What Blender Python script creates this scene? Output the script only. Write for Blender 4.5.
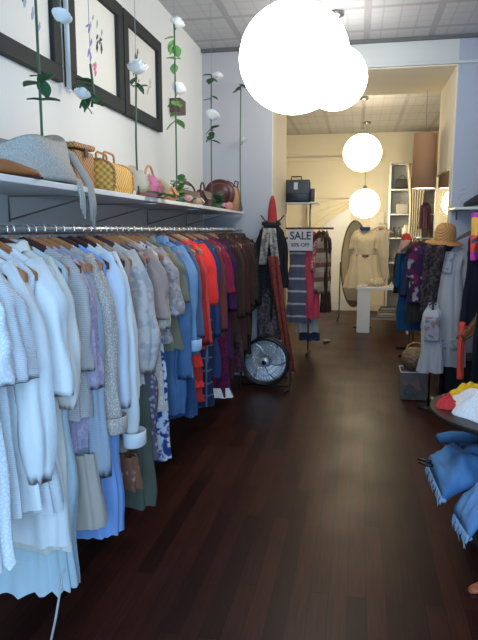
import bpy, bmesh, math, random
from mathutils import Vector, Matrix, noise
for o in list(bpy.data.objects): bpy.data.objects.remove(o)
S = bpy.context.scene
C = S.collection
R = math.radians
PI = math.pi
random.seed(4)

# ------------------------------------------------------------------ camera, world, light, exposure
cd = bpy.data.cameras.new('camera'); cam = bpy.data.objects.new('camera', cd); C.objects.link(cam)
cam.location = (0, 0, 1.6)
cd.sensor_fit = 'VERTICAL'; cd.sensor_height = 36; cd.lens = 600/640*36
cd.clip_start = 0.05
pitch = math.atan(90/600); yaw = math.atan(119/606.7)
cam.rotation_euler = (PI/2 - pitch, 0, yaw)
S.camera = cam
w = bpy.data.worlds.new('daylight'); S.world = w; w.use_nodes = True
w.node_tree.nodes['Background'].inputs[0].default_value = (0.55, 0.75, 1.0, 1)
w.node_tree.nodes['Background'].inputs[1].default_value = 0.6
def area(name, loc, rot, sx, sy, power, col):
    l = bpy.data.lights.new(name, 'AREA'); l.shape = 'RECTANGLE'; l.size = sx; l.size_y = sy
    l.energy = power; l.color = col
    o = bpy.data.objects.new(name, l); C.objects.link(o); o.location = loc; o.rotation_euler = rot
    return o
area('shop_window_daylight', (0.35, -1.15, 1.75), (R(90), 0, R(14)), 2.0, 2.3, 122, (0.40, 0.67, 1.0))
LANT = 11.0
S.view_settings.view_transform = 'Standard'; S.view_settings.look = 'None'
S.view_settings.gamma = 1; S.view_settings.exposure = 0.0
S.view_settings.use_curve_mapping = False

# ------------------------------------------------------------------ materials
def newmat(name):
    m = bpy.data.materials.new(name); m.use_nodes = True
    nt = m.node_tree; b = nt.nodes['Principled BSDF']
    return m, nt, b
def coords(nt, sc=(1, 1, 1)):
    t = nt.nodes.new('ShaderNodeTexCoord'); mp = nt.nodes.new('ShaderNodeMapping')
    mp.inputs['Scale'].default_value = sc
    nt.links.new(t.outputs['Object'], mp.inputs[0]); return mp.outputs[0]
def noise_n(nt, v, s, d=3):
    n = nt.nodes.new('ShaderNodeTexNoise'); n.inputs['Scale'].default_value = s; n.inputs['Detail'].default_value = d
    nt.links.new(v, n.inputs['Vector']); return n.outputs['Fac']
def ramp(nt, f, stops):
    r = nt.nodes.new('ShaderNodeValToRGB'); e = r.color_ramp.elements
    while len(e) < len(stops): e.new(0.5)
    for i, (p, c) in enumerate(stops):
        e[i].position = p; e[i].color = (*c, 1) if len(c) == 3 else c
    nt.links.new(f, r.inputs[0]); return r.outputs[0]
def mix(nt, f, a, b):
    m = nt.nodes.new('ShaderNodeMix'); m.data_type = 'RGBA'
    if isinstance(f, float): m.inputs[0].default_value = f
    else: nt.links.new(f, m.inputs[0])
    for k, x in ((6, a), (7, b)):
        if isinstance(x, tuple): m.inputs[k].default_value = (*x, 1)
        else: nt.links.new(x, m.inputs[k])
    return m.outputs[2]
def mth(nt, op, a, b=None):
    m = nt.nodes.new('ShaderNodeMath'); m.operation = op
    for k, x in enumerate((a, b)):
        if x is None: continue
        if isinstance(x, (int, float)): m.inputs[k].default_value = x
        else: nt.links.new(x, m.inputs[k])
    return m.outputs[0]
def sep(nt, v):
    s = nt.nodes.new('ShaderNodeSeparateXYZ'); nt.links.new(v, s.inputs[0]); return s.outputs
def bump(nt, b, h, st=0.4, d=0.01):
    n = nt.nodes.new('ShaderNodeBump'); n.inputs['Strength'].default_value = st; n.inputs['Distance'].default_value = d
    nt.links.new(h, n.inputs['Height']); nt.links.new(n.outputs[0], b.inputs['Normal'])
def shade(c, k): return tuple(min(1, x*k) for x in c)
def plain(name, col, rough=0.6, metal=0.0, var=0.12, sc=14, bs=0.0, emit=None):
    m, nt, b = newmat(name)
    v = coords(nt); f = noise_n(nt, v, sc)
    c = mix(nt, f, shade(col, 1-var), shade(col, 1+var))
    nt.links.new(c, b.inputs['Base Color']); b.inputs['Roughness'].default_value = rough; b.inputs['Metallic'].default_value = metal
    if bs: bump(nt, b, f, bs)
    return m
def cloth(name, c1, c2=None, pat='plain', sc=30, c3=None):
    m, nt, b = newmat(name)
    v = coords(nt); f = noise_n(nt, v, 9)
    base = mix(nt, f, shade(c1, .92), shade(c1, 1.06)); h = noise_n(nt, v, 160, 2)
    c2 = c2 or shade(c1, .7); c3 = c3 or c2
    def vor(s, feat='F1'):
        q = nt.nodes.new('ShaderNodeTexVoronoi'); q.inputs['Scale'].default_value = s; q.feature = feat
        nt.links.new(v, q.inputs['Vector']); return q
    out = base
    if pat == 'floral':
        q = vor(sc); s1 = ramp(nt, q.outputs['Distance'], [(0.32, (1, 1, 1)), (0.42, (0, 0, 0))])
        cc = ramp(nt, sep(nt, q.outputs['Color'])[0], [(0.4, c2), (0.6, c3)])
        out = mix(nt, s1, base, cc)
    elif pat == 'print':
        g = noise_n(nt, v, sc, 2); s1 = ramp(nt, g, [(0.5, (0, 0, 0)), (0.56, (1, 1, 1))])
        out = mix(nt, s1, base, c2)
        g2 = noise_n(nt, v, sc*1.7, 1); s2 = ramp(nt, g2, [(0.6, (0, 0, 0)), (0.65, (1, 1, 1))]); out = mix(nt, s2, out, c3)
    elif pat == 'lace':
        q = vor(sc, 'DISTANCE_TO_EDGE'); s1 = ramp(nt, q.outputs['Distance'], [(0.06, (0, 0, 0)), (0.22, (1, 1, 1))])
        out = mix(nt, s1, base, c2); h = q.outputs['Distance']
    elif pat == 'hstripe':
        z = sep(nt, v)[2]; k = mth(nt, 'FRACT', mth(nt, 'MULTIPLY', z, sc)); s1 = mth(nt, 'LESS_THAN', k, 0.16)
        out = mix(nt, s1, base, c2)
    elif pat == 'plaid':
        x, y, z = sep(nt, v)
        k1 = mth(nt, 'LESS_THAN', mth(nt, 'FRACT', mth(nt, 'MULTIPLY', z, sc)), 0.13)
        k2 = mth(nt, 'LESS_THAN', mth(nt, 'FRACT', mth(nt, 'MULTIPLY', x, sc)), 0.13)
        out = mix(nt, k1, base, c2); out = mix(nt, k2, out, c2)
    elif pat == 'knit':
        q = nt.nodes.new('ShaderNodeTexWave'); q.bands_direction = 'Z'; q.inputs['Scale'].default_value = sc
        q.inputs['Distortion'].default_value = 1.5; nt.links.new(v, q.inputs['Vector'])
        out = mix(nt, q.outputs['Fac'], shade(c1, .78), base); h = q.outputs['Fac']
    elif pat == 'denim':
        g = noise_n(nt, v, 5, 4); out = mix(nt, ramp(nt, g, [(0.35, (0, 0, 0)), (0.65, (1, 1, 1))]), base, c2)
    elif pat == 'bands':
        z = sep(nt, v)[2]
        k = mth(nt, 'FRACT', mth(nt, 'MULTIPLY', z, sc)); out = ramp(nt, k, [(0.0, c1), (0.33, c2), (0.66, c3)])
        out.node.color_ramp.interpolation = 'CONSTANT'
    nt.links.new(out, b.inputs['Base Color']); b.inputs['Roughness'].default_value = 0.85
    b.inputs['Specular IOR Level'].default_value = 0.25
    bump(nt, b, h, 0.35, 0.003)
    return m
def wicker(name, col, sc=60):
    m, nt, b = newmat(name); v = coords(nt)
    x, y, z = sep(nt, v)
    a = mth(nt, 'SINE', mth(nt, 'MULTIPLY', mth(nt, 'ADD', x, y), sc*3)); c = mth(nt, 'SINE', mth(nt, 'MULTIPLY', z, sc*3.4))
    p = mth(nt, 'ADD', mth(nt, 'MULTIPLY', mth(nt, 'MULTIPLY', a, c), 0.5), 0.5)
    col_o = mix(nt, p, shade(col, .5), shade(col, 1.25)); nt.links.new(col_o, b.inputs['Base Color'])
    b.inputs['Roughness'].default_value = 0.55; bump(nt, b, p, 0.8, 0.006); return m
def wood(name, col, sc=8, rough=0.45):
    m, nt, b = newmat(name); v = coords(nt, (1, 1, 1)); f = noise_n(nt, v, sc, 5)
    nt.links.new(mix(nt, f, shade(col, .65), shade(col, 1.3)), b.inputs['Base Color']); b.inputs['Roughness'].default_value = rough; return m
def glow(name, col, st):
    m, nt, b = newmat(name); b.inputs['Base Color'].default_value = (0.9, 0.88, 0.82, 1)
    b.inputs['Emission Color'].default_value = (*col, 1); b.inputs['Emission Strength'].default_value = st; return m

def floor_mat():
    m, nt, b = newmat('dark_plank_floor'); t = nt.nodes.new('ShaderNodeTexCoord'); mp = nt.nodes.new('ShaderNodeMapping')
    mp.inputs['Rotation'].default_value = (0, 0, R(90)); nt.links.new(t.outputs['Object'], mp.inputs[0])
    br = nt.nodes.new('ShaderNodeTexBrick'); nt.links.new(mp.outputs[0], br.inputs['Vector'])
    br.inputs['Scale'].default_value = 1; br.inputs['Brick Width'].default_value = 1.05; br.inputs['Row Height'].default_value = 0.082
    br.inputs['Mortar Size'].default_value = 0.0012; br.inputs['Bias'].default_value = 0.0; br.offset = 0.37; br.squash = 1
    br.inputs['Color1'].default_value = (0.024, 0.0075, 0.0055, 1); br.inputs['Color2'].default_value = (0.060, 0.017, 0.011, 1); br.inputs['Mortar'].default_value = (0.012, 0.005, 0.004, 1)
    mp2 = nt.nodes.new('ShaderNodeMapping'); mp2.inputs['Scale'].default_value = (30, 1.2, 1); nt.links.new(t.outputs['Object'], mp2.inputs[0])
    g = noise_n(nt, mp2.outputs[0], 3, 5)
    mm = nt.nodes.new('ShaderNodeMix'); mm.data_type = 'RGBA'; mm.blend_type = 'MULTIPLY'; mm.inputs[0].default_value = 0.6
    nt.links.new(br.outputs['Color'], mm.inputs[6]); nt.links.new(ramp(nt, g, [(0.3, (.45, .45, .45)), (0.7, (1.2, 1.2, 1.2))]), mm.inputs[7])
    nt.links.new(mm.outputs[2], b.inputs['Base Color'])
    w_ = noise_n(nt, mp.outputs[0], 2.5, 4)
    rr = nt.nodes.new('ShaderNodeMapRange'); rr.inputs[3].default_value = 0.27; rr.inputs[4].default_value = 0.5; nt.links.new(w_, rr.inputs[0])
    nt.links.new(rr.outputs[0], b.inputs['Roughness']); b.inputs['Specular IOR Level'].default_value = 0.15
    bump(nt, b, br.outputs['Fac'], -0.3, 0.002)
    return m
def wall_mat(name, col):
    m, nt, b = newmat(name); t = nt.nodes.new('ShaderNodeTexCoord')
    f = noise_n(nt, t.outputs['Object'], 2.2, 5); g = noise_n(nt, t.outputs['Object'], 90, 2)
    nt.links.new(mix(nt, f, shade(col, .95), shade(col, 1.03)), b.inputs['Base Color']); b.inputs['Roughness'].default_value = 0.75
    bump(nt, b, g, 0.12, 0.003); return m
def tin_mat():
    m, nt, b = newmat('pressed_tin_ceiling'); t = nt.nodes.new('ShaderNodeTexCoord'); x, y, z = sep(nt, t.outputs['Object'])
    def band(a, n): return mth(nt, 'LESS_THAN', mth(nt, 'FRACT', mth(nt, 'MULTIPLY', a, n)), 0.10)
    s = mth(nt, 'MAXIMUM', band(x, 1.65), band(y, 1.65)); s2 = mth(nt, 'MULTIPLY', mth(nt, 'MAXIMUM', band(x, 6.6), band(y, 6.6)), 0.5)
    h = mth(nt, 'MAXIMUM', s, s2)
    nt.links.new(mix(nt, h, (0.42, 0.42, 0.43), (0.31, 0.30, 0.31)), b.inputs['Base Color']); b.inputs['Roughness'].default_value = 0.5
    bump(nt, b, h, 0.7, 0.02); return m
M = {}
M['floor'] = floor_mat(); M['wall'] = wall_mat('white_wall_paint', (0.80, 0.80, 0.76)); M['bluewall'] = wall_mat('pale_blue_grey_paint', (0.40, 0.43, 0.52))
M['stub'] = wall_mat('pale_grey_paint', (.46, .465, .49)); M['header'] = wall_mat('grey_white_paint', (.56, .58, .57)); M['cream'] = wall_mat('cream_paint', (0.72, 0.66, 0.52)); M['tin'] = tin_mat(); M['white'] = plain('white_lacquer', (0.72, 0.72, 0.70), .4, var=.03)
M['shelf'] = plain('greyed_white_shelf', (0.74, 0.74, 0.72), .5, var=.08)
M['steel'] = plain('galvanised_pipe', (0.36, 0.36, 0.34), .32, .9, var=.2, sc=60); M['chrome'] = plain('chrome', (0.75, 0.75, 0.75), .15, 1)
M['black'] = plain('black_frame', (0.013, 0.017, 0.015), .75); M['blackmetal'] = plain('black_metal', (0.012, 0.012, 0.014), .35, .3)
M['paper'] = plain('off_white_paper', (0.80, 0.78, 0.70), .7, var=.03, sc=3)
M['hangl'] = wood('light_hanger_wood', (0.42, 0.17, 0.06)); M['hangd'] = wood('dark_hanger_wood', (0.055, 0.014, 0.010)); M['hangy'] = wood('pale_hanger_wood', (0.55, 0.36, 0.16))
M['stem'] = plain('green_stem', (0.045, 0.10, 0.05), .6); M['leaf'] = plain('rose_leaf_green', (0.035, 0.12, 0.045), .5, var=.3); M['leafl'] = plain('fresh_leaf_green', (0.14, 0.33, 0.09), .5, var=.3)
M['petal'] = plain('white_petal', (0.85, 0.85, 0.82), .6, var=.04); M['pink'] = plain('pink_petal', (0.85, 0.36, 0.45), .6, var=.1); M['creampetal'] = plain('cream_petal', (0.85, 0.72, 0.50), .6, var=.1)
M['thread'] = plain('grey_thread', (0.25, 0.27, 0.27), .7)

# ------------------------------------------------------------------ mesh helpers
def obj(name, bm, m, parent=None, smooth=False, loc=None):
    bmesh.ops.recalc_face_normals(bm, faces=bm.faces)
    me = bpy.data.meshes.new(name); bm.to_mesh(me); bm.free()
    if smooth:
        for p in me.polygons: p.use_smooth = True
    ms = m if isinstance(m, list) else [m]
    for x in ms: me.materials.append(x)
    o = bpy.data.objects.new(name, me); C.objects.link(o)
    if parent: o.parent = parent
    if loc: o.location = loc
    return o
def tag(o, label, cat, group=None):
    o['label'] = label; o['category'] = cat
    if group: o['group'] = group
    return o
def thing(name, label, cat, loc=(0, 0, 0), rz=0, group=None):
    o = bpy.data.objects.new(name, None); C.objects.link(o); o.location = loc; o.rotation_euler = (0, 0, rz)
    o.empty_display_size = .05
    return tag(o, label, cat, group)
def struct(name, bm, m, smooth=False):
    o = obj(name, bm, m, None, smooth); o['kind'] = 'structure'; return o
def box(bm, c, s, bev=0.0, rot=None):
    g = bmesh.ops.create_cube(bm, size=1); vs = g['verts']
    mt = Matrix.Translation(c) @ (rot.to_4x4() if rot else Matrix()) @ Matrix.Diagonal((*s, 1))
    bmesh.ops.transform(bm, matrix=mt, verts=vs)
    if bev:
        es = list({e for v in vs for e in v.link_edges})
        bmesh.ops.bevel(bm, geom=es, offset=bev, segments=2, affect='EDGES', profile=.5)
    return vs
def bx(c, s, bev=0.0, rot=None):
    bm = bmesh.new(); box(bm, c, s, bev, rot); return bm
def span(x0, x1, y0, y1, z0, z1, bev=0.0):
    return bx(((x0+x1)/2, (y0+y1)/2, (z0+z1)/2), (x1-x0, y1-y0, z1-z0), bev)
def tube(bm, pts, r, n=8, closed=False, cap=True):
    pts = [Vector(p) for p in pts]; rs = r if isinstance(r, (list, tuple)) else [r]*len(pts)
    rings = []; prev = None
    for i, p in enumerate(pts):
        a = pts[i-1] if (i or closed) else p; b = pts[(i+1) % len(pts)] if (i < len(pts)-1 or closed) else p
        t = (b-a).normalized() if (b-a).length > 1e-9 else Vector((0, 0, 1))
        if prev is None:
            u = t.cross(Vector((0, 0, 1)))
            if u.length < .05: u = t.cross(Vector((1, 0, 0)))
            u.normalize()
        else:
            u = (prev - t*prev.dot(t)).normalized()
        prev = u; v = t.cross(u)
        rings.append([bm.verts.new(p + (u*math.cos(2*PI*k/n) + v*math.sin(2*PI*k/n))*rs[i]) for k in range(n)])
    m = len(rings)
    for i in range(m if closed else m-1):
        A, B = rings[i], rings[(i+1) % m]
        for k in range(n): bm.faces.new((A[k], A[(k+1) % n], B[(k+1) % n], B[k]))
    if cap and not closed: bm.faces.new(rings[0]); bm.faces.new(rings[-1])
def tb(pts, r, n=8, closed=False):
    bm = bmesh.new(); tube(bm, pts, r, n, closed); return bm
def lathe(bm, prof, n=24, c=(0, 0, 0), sx=1, sy=1):
    rings = []
    for (r, z) in prof:
        if r < 1e-5: rings.append([bm.verts.new((c[0], c[1], c[2]+z))])
        else: rings.append([bm.verts.new((c[0]+r*sx*math.cos(2*PI*k/n), c[1]+r*sy*math.sin(2*PI*k/n), c[2]+z)) for k in range(n)])
    for A, B in zip(rings, rings[1:]):
        for k in range(n):
            a = [A[k % len(A)], A[(k+1) % n % len(A)], B[(k+1) % n % len(B)], B[k % len(B)]]
            q = []
            for v in a:
                if v not in q: q.append(v)
            if len(q) > 2: bm.faces.new(q)
def lt(prof, n=24, c=(0, 0, 0), sx=1, sy=1):
    bm = bmesh.new(); lathe(bm, prof, n, c, sx, sy); return bm
def arc(cx, cz, r, a0, a1, n, y=0, rz=None):
    return [(cx + r*math.cos(R(a0+(a1-a0)*i/n)), y, cz + (rz or r)*math.sin(R(a0+(a1-a0)*i/n))) for i in range(n+1)]
def sheet(f, nu, nv, th=0.0):
    bm = bmesh.new(); g = [[bm.verts.new(f(i/nu, j/nv)) for j in range(nv+1)] for i in range(nu+1)]
    for i in range(nu):
        for j in range(nv): bm.faces.new((g[i][j], g[i+1][j], g[i+1][j+1], g[i][j+1]))
    if th:
        bmesh.ops.recalc_face_normals(bm, faces=bm.faces)
        bmesh.ops.solidify(bm, geom=bm.faces[:], thickness=th)
    return bm

# ------------------------------------------------------------------ the room
XL, XR, CE, HY0, HY1, BY = -1.65, 1.25, 3.45, 6.4, 7.6, 12.2
FY = -1.3
struct('floor', span(-2.6, 2.6, FY-0.5, BY+.15, -.1, 0), M['floor'])
struct('ceiling', span(-2.6, 2.6, FY-.1, BY+.15, CE, CE+.1), M['tin'])
struct('wall_left', span(XL-.15, XL, FY, HY0, 0, CE), M['wall'])
struct('wall_right', span(XR, XR+.15, FY, HY0, 0, CE), M['bluewall'])
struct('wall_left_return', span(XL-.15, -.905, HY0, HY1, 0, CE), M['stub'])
struct('wall_right_pier', span(.91, XR+.15, HY0, HY1, 0, CE), M['bluewall'])
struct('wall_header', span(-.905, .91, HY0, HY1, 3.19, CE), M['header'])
struct('trim_1', span(-.905, 1.25, HY0-.03, HY0-.001, 3.19, 3.215), M['header'])
struct('trim_2', span(-1.65, 1.25, HY0-.05, HY0-.001, CE-.03, CE), plain('dark_cornice_strip', (.12, .12, .12)))  # solid dark strip where the header meets the ceiling
# painted cream lining on the jambs and soffit of the deep opening
struct('trim_3', span(-.905, -.895, HY0+.01, HY1, 0, 3.19), M['cream'])
struct('trim_4', span(.90, .91, HY0+.01, HY1, 0, 3.19), M['cream'])
struct('trim_5', span(-.895, .90, HY0+.01, HY1, 3.18, 3.19), M['cream'])
struct('wall_back', span(-2.0, 2.0, BY, BY+.15, 0, CE), M['cream'])
struct('wall_back_left', span(-1.95, -1.8, HY1, BY, 0, CE), M['cream'])
struct('wall_back_right', span(1.8, 1.95, HY1, BY, 0, CE), M['cream'])
struct('wall_front', span(XL-.15, XR+.15, FY-.12, FY, 3.0, CE), M['wall'])
struct('trim_6', span(-1.8, .45, BY-.05, BY, 2.93, 3.0), M['cream'])
struct('baseboard_left', span(XL, XL+.02, FY, HY0, 0, .14), M['wall'])
struct('baseboard_right', span(XR-.02, XR, FY, HY0, 0, .14), M['bluewall'])
struct('baseboard_back', span(-1.8, 1.8, BY-.02, BY, 0, .16), M['cream'])
# white door at the back
d = struct('door_1', span(-.95, -.15, BY-.06, BY-.001, 0, 2.12, .004), M['white'])
bm = bmesh.new()
for z0, z1 in ((.15, .95), (1.05, 1.95)):
    box(bm, (-.55, BY-.065, (z0+z1)/2), (.56, .012, z1-z0), .003)
obj('door_panel', bm, M['white'], d)
obj('door_knob', lt([(0, 0), (.03, .01), (.03, .03), (.012, .05)], 12, (-.24, BY-.1, 1.0)), M['chrome'], d, True)
tag(obj('curtain_rod', tb([(.55, 11.30, 2.76), (1.79, 11.30, 2.76)], .012, 8), M['steel'], None, True), 'thin metal curtain rod in front of the back shelving', 'curtain rod')
def drape(x0, x1, y, z0, z1, k, amp, skew=0, pinch=0):
    def f(u, v):
        z = z1+(z0-z1)*v; wv = 1 - pinch*math.sin(PI*min(1, v*1.0))
        cx = (x0+x1)/2
        return (cx+((x0+(x1-x0)*u)-cx)*wv + skew*v, y+amp*math.sin(u*k*2*PI+v*1.5), z)
    return sheet(f, 60, 16, .004)
curt = cloth('cream_curtain_cloth', (.72, .66, .50))
def swag(u, v):
    # curtain gathered to one side above the back door
    x = -1.0 + .95*u; z = 2.2 - v*(.12+.75*(1-u)**1.4)
    return (x, BY-.12+.02*math.sin(v*22+u*3), z)
tag(obj('door_curtain', sheet(swag, 24, 30, .004), curt, None, True), 'cream curtain swagged to the left over the white back door', 'curtain')
tag(obj('curtain', drape(.80, 1.20, 11.30, .9, 2.75, 6, .028, 0, .45), curt, None, True), 'cream curtain gathered in front of the back shelving', 'curtain')

# ------------------------------------------------------------------ lamps
gl1 = glow('glowing_white_globe', (1.0, .97, .90), LANT); gl2 = glow('warm_glowing_globe', (1.0, .84, .56), LANT*1.7)
def pendant(x, y, z, r, label, mat, ceil=CE, ch=True):
    t = thing('pendant_lamp', label, 'lamp', (x, y, ceil), 0, 'globe pendant lamps down the shop')
    obj('ceiling_cap', lt([(0, 0), (.07, -.003), (.065, -.03), (.02, -.05), (0, -.05)], 20), M['steel'], t, True)
    L = ceil-z-r
    bm = bmesh.new(); n = max(3, int((L-.05)/.05))
    for i in range(n):
        zc = -.05-(i+.5)*(L-.05)/n; a = i % 2
        pts = [((.011*math.cos(q*PI/4) if a else 0), (0 if a else .011*math.cos(q*PI/4)), zc+((L-.05)/n*.6)*math.sin(q*PI/4)) for q in range(8)]
        tube(bm, pts, .003, 5, True)
    obj('chain', bm, M['steel'], t, True)
    obj('lamp_holder', lt([(0, .05), (.03, .045), (.04, 0), (.045, -.02), (0, -.02)], 16, (0, 0, -L)), M['steel'], t, True)
    obj('globe_shade', lt([(r*math.sin(PI*i/20), -L-r+r*math.cos(PI*i/20)*.97) for i in range(21)], 36), mat, t, True)
    return t
pendant(-.38, 3.55, 2.555, .31, 'white globe pendant widened to its glare, nearest the front of the shop', gl1)  # globe radii enlarged to take in the glare around the lamps
pendant(-.235, 5.55, 2.91, .28, 'white globe pendant half hidden behind the nearest globe', gl1)
pendant(.03, 9.0, 2.69, .27, 'white globe pendant hanging in the back room above the counter', gl2)
pendant(.10, 11.0, 2.06, .26, 'lowest and farthest glowing globe pendant above the beige dress', gl2)
t = thing('drum_pendant_lamp', 'tall tan cylinder shade pendant hanging beside the mirrored pier', 'lamp', (.735, 7.45, CE))
obj('cord', tb([(0, 0, 0), (0, 0, -.80)], .004, 6), M['thread'], t)
tanshade = plain('tan_linen_shade', (.50, .27, .14), .8, var=.06, sc=120)
zt, zb = 2.70-CE, 2.08-CE
obj('lamp_shade', lt([(.13, zt), (.14, zb), (.136, zb), (.126, zt), (.13, zt)], 32), tanshade, t, True)
obj('shade_spider', tb([(-.128, 0, zt+.005), (0, 0, zt+.03), (.128, 0, zt+.005)], .003, 6), M['steel'], t)
obj('diffuser', lt([(0, zb+.012), (.134, zb+.012), (.134, zb+.004), (0, zb+.004)], 32), glow('warm_diffuser', (1, .78, .42), 5), t, False)

# mirror on the inner face of the pier
t = thing('wall_mirror', 'tall mirror fixed to the inner side of the right pier', 'mirror', (.90, 7.0, 0))
mm, nt, b = newmat('mirror_glass'); b.inputs['Metallic'].default_value = 1; b.inputs['Roughness'].default_value = .03; b.inputs['Base Color'].default_value = (.8, .8, .76, 1)
obj('mirror_glass', span(-.012, -.004, -.53, .55, .35, 2.2), mm, t)
bm = bmesh.new()
for s in ((-.016, 0, -.55, -.53, .33, 2.22), (-.016, 0, .55, .57, .33, 2.22), (-.016, 0, -.53, .55, 2.2, 2.22), (-.016, 0, -.53, .55, .33, .35)):
    box(bm, ((s[0]+s[1])/2, (s[2]+s[3])/2, (s[4]+s[5])/2), (s[1]-s[0], s[3]-s[2], s[5]-s[4]))
obj('mirror_frame', bm, plain('brass_edge', (.45, .36, .2), .3, .8), t)

# ------------------------------------------------------------------ left wall: shelf, brackets, rail
RX, RZ = -1.22, 1.60
t = thing('wall_shelf', 'long grey-white shelf over the clothes rail, loaded with bags', 'shelf', (0, 0, 0))
obj('board', span(XL+.002, -1.19, .6, 6.36, 1.765, 1.79, .003), M['shelf'], t)
for y in (.9, 1.75, 2.65, 3.6, 4.6, 5.7):
    bm = bmesh.new()
    tube(bm, [(XL+.01, y, 1.64), (XL+.01, y, 1.758), (-1.22, y, 1.758), (-1.30, y, 1.735), (XL+.02, y, 1.65)], .0045, 6)
    tube(bm, [(XL+.01, y, 1.52), (RX, y, 1.575), (RX, y, 1.59)], .006, 6)
    obj('bracket', bm, M['steel'], t, True)
t = thing('clothes_rail', 'long grey steel pipe rail under the wall shelf on the left', 'clothes rail', (RX, 0, RZ))
obj('pipe', tb([(0, .7, 0), (0, 6.34, 0)], .017, 14), M['steel'], t, True)
for y in (1.75, 2.65, 3.6, 4.6, 5.7):
    obj('rail_collar', tb([(0, y-.012, 0), (0, y+.012, 0)], .022, 14), M['steel'], t, True)

# hangers -----------------------------------------------------------
def hanger(y, x, z, mat, label, rz=0, hookmat=None, half=.205):
    t = thing('clothes_hanger', label, 'hanger', (x, y, z), rz, 'wooden hangers')
    bm = bmesh.new(); n = 20; sec = []
    for i in range(n+1):
        s = -1+2*i/n; a = abs(s); zc = -.052 - .098*(a**1.25) ; h = .017+.010*(1-a); th = .0065+.003*(1-a) + (.003 if a > .8 else 0)
        yy = .018*a*a
        sec.append([bm.verts.new((s*half, yy+dy*th, zc+dz*h)) for dy, dz in ((-1, -.7), (1, -.7), (1, .7), (.5, 1), (-.5, 1), (-1, .7))])
    for A, B in zip(sec, sec[1:]):
        for k in range(6): bm.faces.new((A[k], A[(k+1) % 6], B[(k+1) % 6], B[k]))
    bm.faces.new(sec[0]); bm.faces.new(sec[-1])
    obj('arms', bm, mat, t, False)
    pts = [(.0225*math.cos(R(a)), 0, .0225*math.sin(R(a))) for a in range(-30, 231, 20)]
    pts = pts[:-2]+[(-.006, 0, -.028), (0, 0, -.036), (0, 0, -.05)]
    obj('hook', tb(pts, .0026, 6), M['chrome'], t, True)
    return t

# garments ----------------------------------------------------------
def garment_body(zh, ws=.20, wh=.22, d=.045, dh=.06, folds=7, amp=.012, seed=0, neck=.085, z0=-.062, wc=None, scallop=0, scoop=.05):
    """one cloth body hanging from shoulder height z0 down to zh, open at the hem"""
    bm = bmesh.new(); n = 64; wc = wc or ws*.95
    k_ = ws/.2; neck = neck*k_ if neck > .06 else neck
    prof = [(.004-.035*(neck/.085-1), neck, .016, 0), (-.016, max(neck+.012, ws*.58), .024, .15), (-.038, ws*.78, .030, .25), (-.062, ws*.93, .034, .35), (-.085, ws, .036, .5), (-.13, (ws+wc)/2, d*.95, .7), (-.2, wc, d, .9)]
    L = -zh+z0 if zh < 0 else zh
    m = 18
    zc = -.2
    for i in range(1, m+1):
        t = i/m; prof.append((zc+(zh-z0-zc)*t, wc+(wh-wc)*t**1.1, d+(dh-d)*t, .5+.5*t))
    rings = []
    for (z, wv, dv, fa) in prof:
        ring = []
        for k in range(n):
            a = 2*PI*k/n; c_, s_ = math.cos(a), math.sin(a)
            x = wv*math.copysign(abs(c_)**.8, c_); y = dv*math.copysign(abs(s_)**.8, s_)
            fo = amp*fa*(math.sin(folds*a+seed*1.7+z*2.0)+.55*math.sin((folds*2+1)*a+seed*3.1-z*3.5))
            fo += fa*.032*(noise.noise(Vector((math.cos(a)*1.3+seed, math.sin(a)*1.3, z*4)))) 
            x += fo*c_; y += fo*s_*1.2
            zz = z0+z-(scoop*(1-(z/-.09))*max(0, -s_) if z > -.08 else 0)
            if scallop and z == prof[-1][0]: zz += scallop*abs(math.sin(a*14))
            elif z == prof[-1][0]: zz += .006*math.sin(folds*a+seed)
            ring.append(bm.verts.new((x, y, zz)))
        rings.append(ring)
    for A, B in zip(rings, rings[1:]):
        for k in range(n): bm.faces.new((A[k], A[(k+1) % n], B[(k+1) % n], B[k]))
    return bm
def sleeve_mesh(side, L, r0=.058, r1=.05, ws=.20, puff=0, out=.03, seed=0, z0=-.055, fwd=0.0):
    bm = bmesh.new(); n = 20; m = 16; rings = []
    for i in range(m+1):
        t = i/m
        r = r0+(r1-r0)*t + puff*math.sin(PI*min(1, t*1.0))**1.0*(t**.6)
        if puff and t > .85: r *= 1-.25*(t-.85)/.15
        x = (ws-.045) + (.038+out*.4)*min(1, t*5)**.7 + out*t
        z = z0-.095 - L*t
        if i == 0: r *= .8; x -= .02; z += .03
        ring = []
        for k in range(n):
            a = 2*PI*k/n
            rr = r*(1+.16*math.sin(3*a+seed+t*2.5)+.13*math.sin(5*a+seed*2-t*3)+.06*math.sin(9*a+seed)) + .02*noise.noise(Vector((math.cos(a)*1.6, math.sin(a)*1.6+seed, t*4)))
            ring.append(bm.verts.new((side*(x+rr*.80*math.cos(a)), fwd*t+rr*.68*math.sin(a), z+.01*math.cos(a)*(1 if i == 0 else 0)*3)))
        rings.append(ring)
    for A, B in zip(rings, rings[1:]):
        for k in range(n): bm.faces.new((A[k], A[(k+1) % n], B[(k+1) % n], B[k]))
    top = bm.verts.new(sum((v.co for v in rings[0]), Vector())/n + Vector((0, 0, .02)))
    for k in range(n): bm.faces.new((rings[0][k], rings[0][(k+1) % n], top))
    # turned-in end so that the sleeve does not look like a pipe
    inn = [bm.verts.new(Vector((v.co.x, v.co.y, v.co.z+.008))*1.0) for v in rings[-1]]
    cc = sum((v.co for v in inn), Vector())/n
    for v in inn: v.co = cc+(v.co-cc)*.92
    for k in range(n): bm.faces.new((rings[-1][k], rings[-1][(k+1) % n], inn[(k+1) % n], inn[k]))
    bm.faces.new(inn)
    return bm
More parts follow.
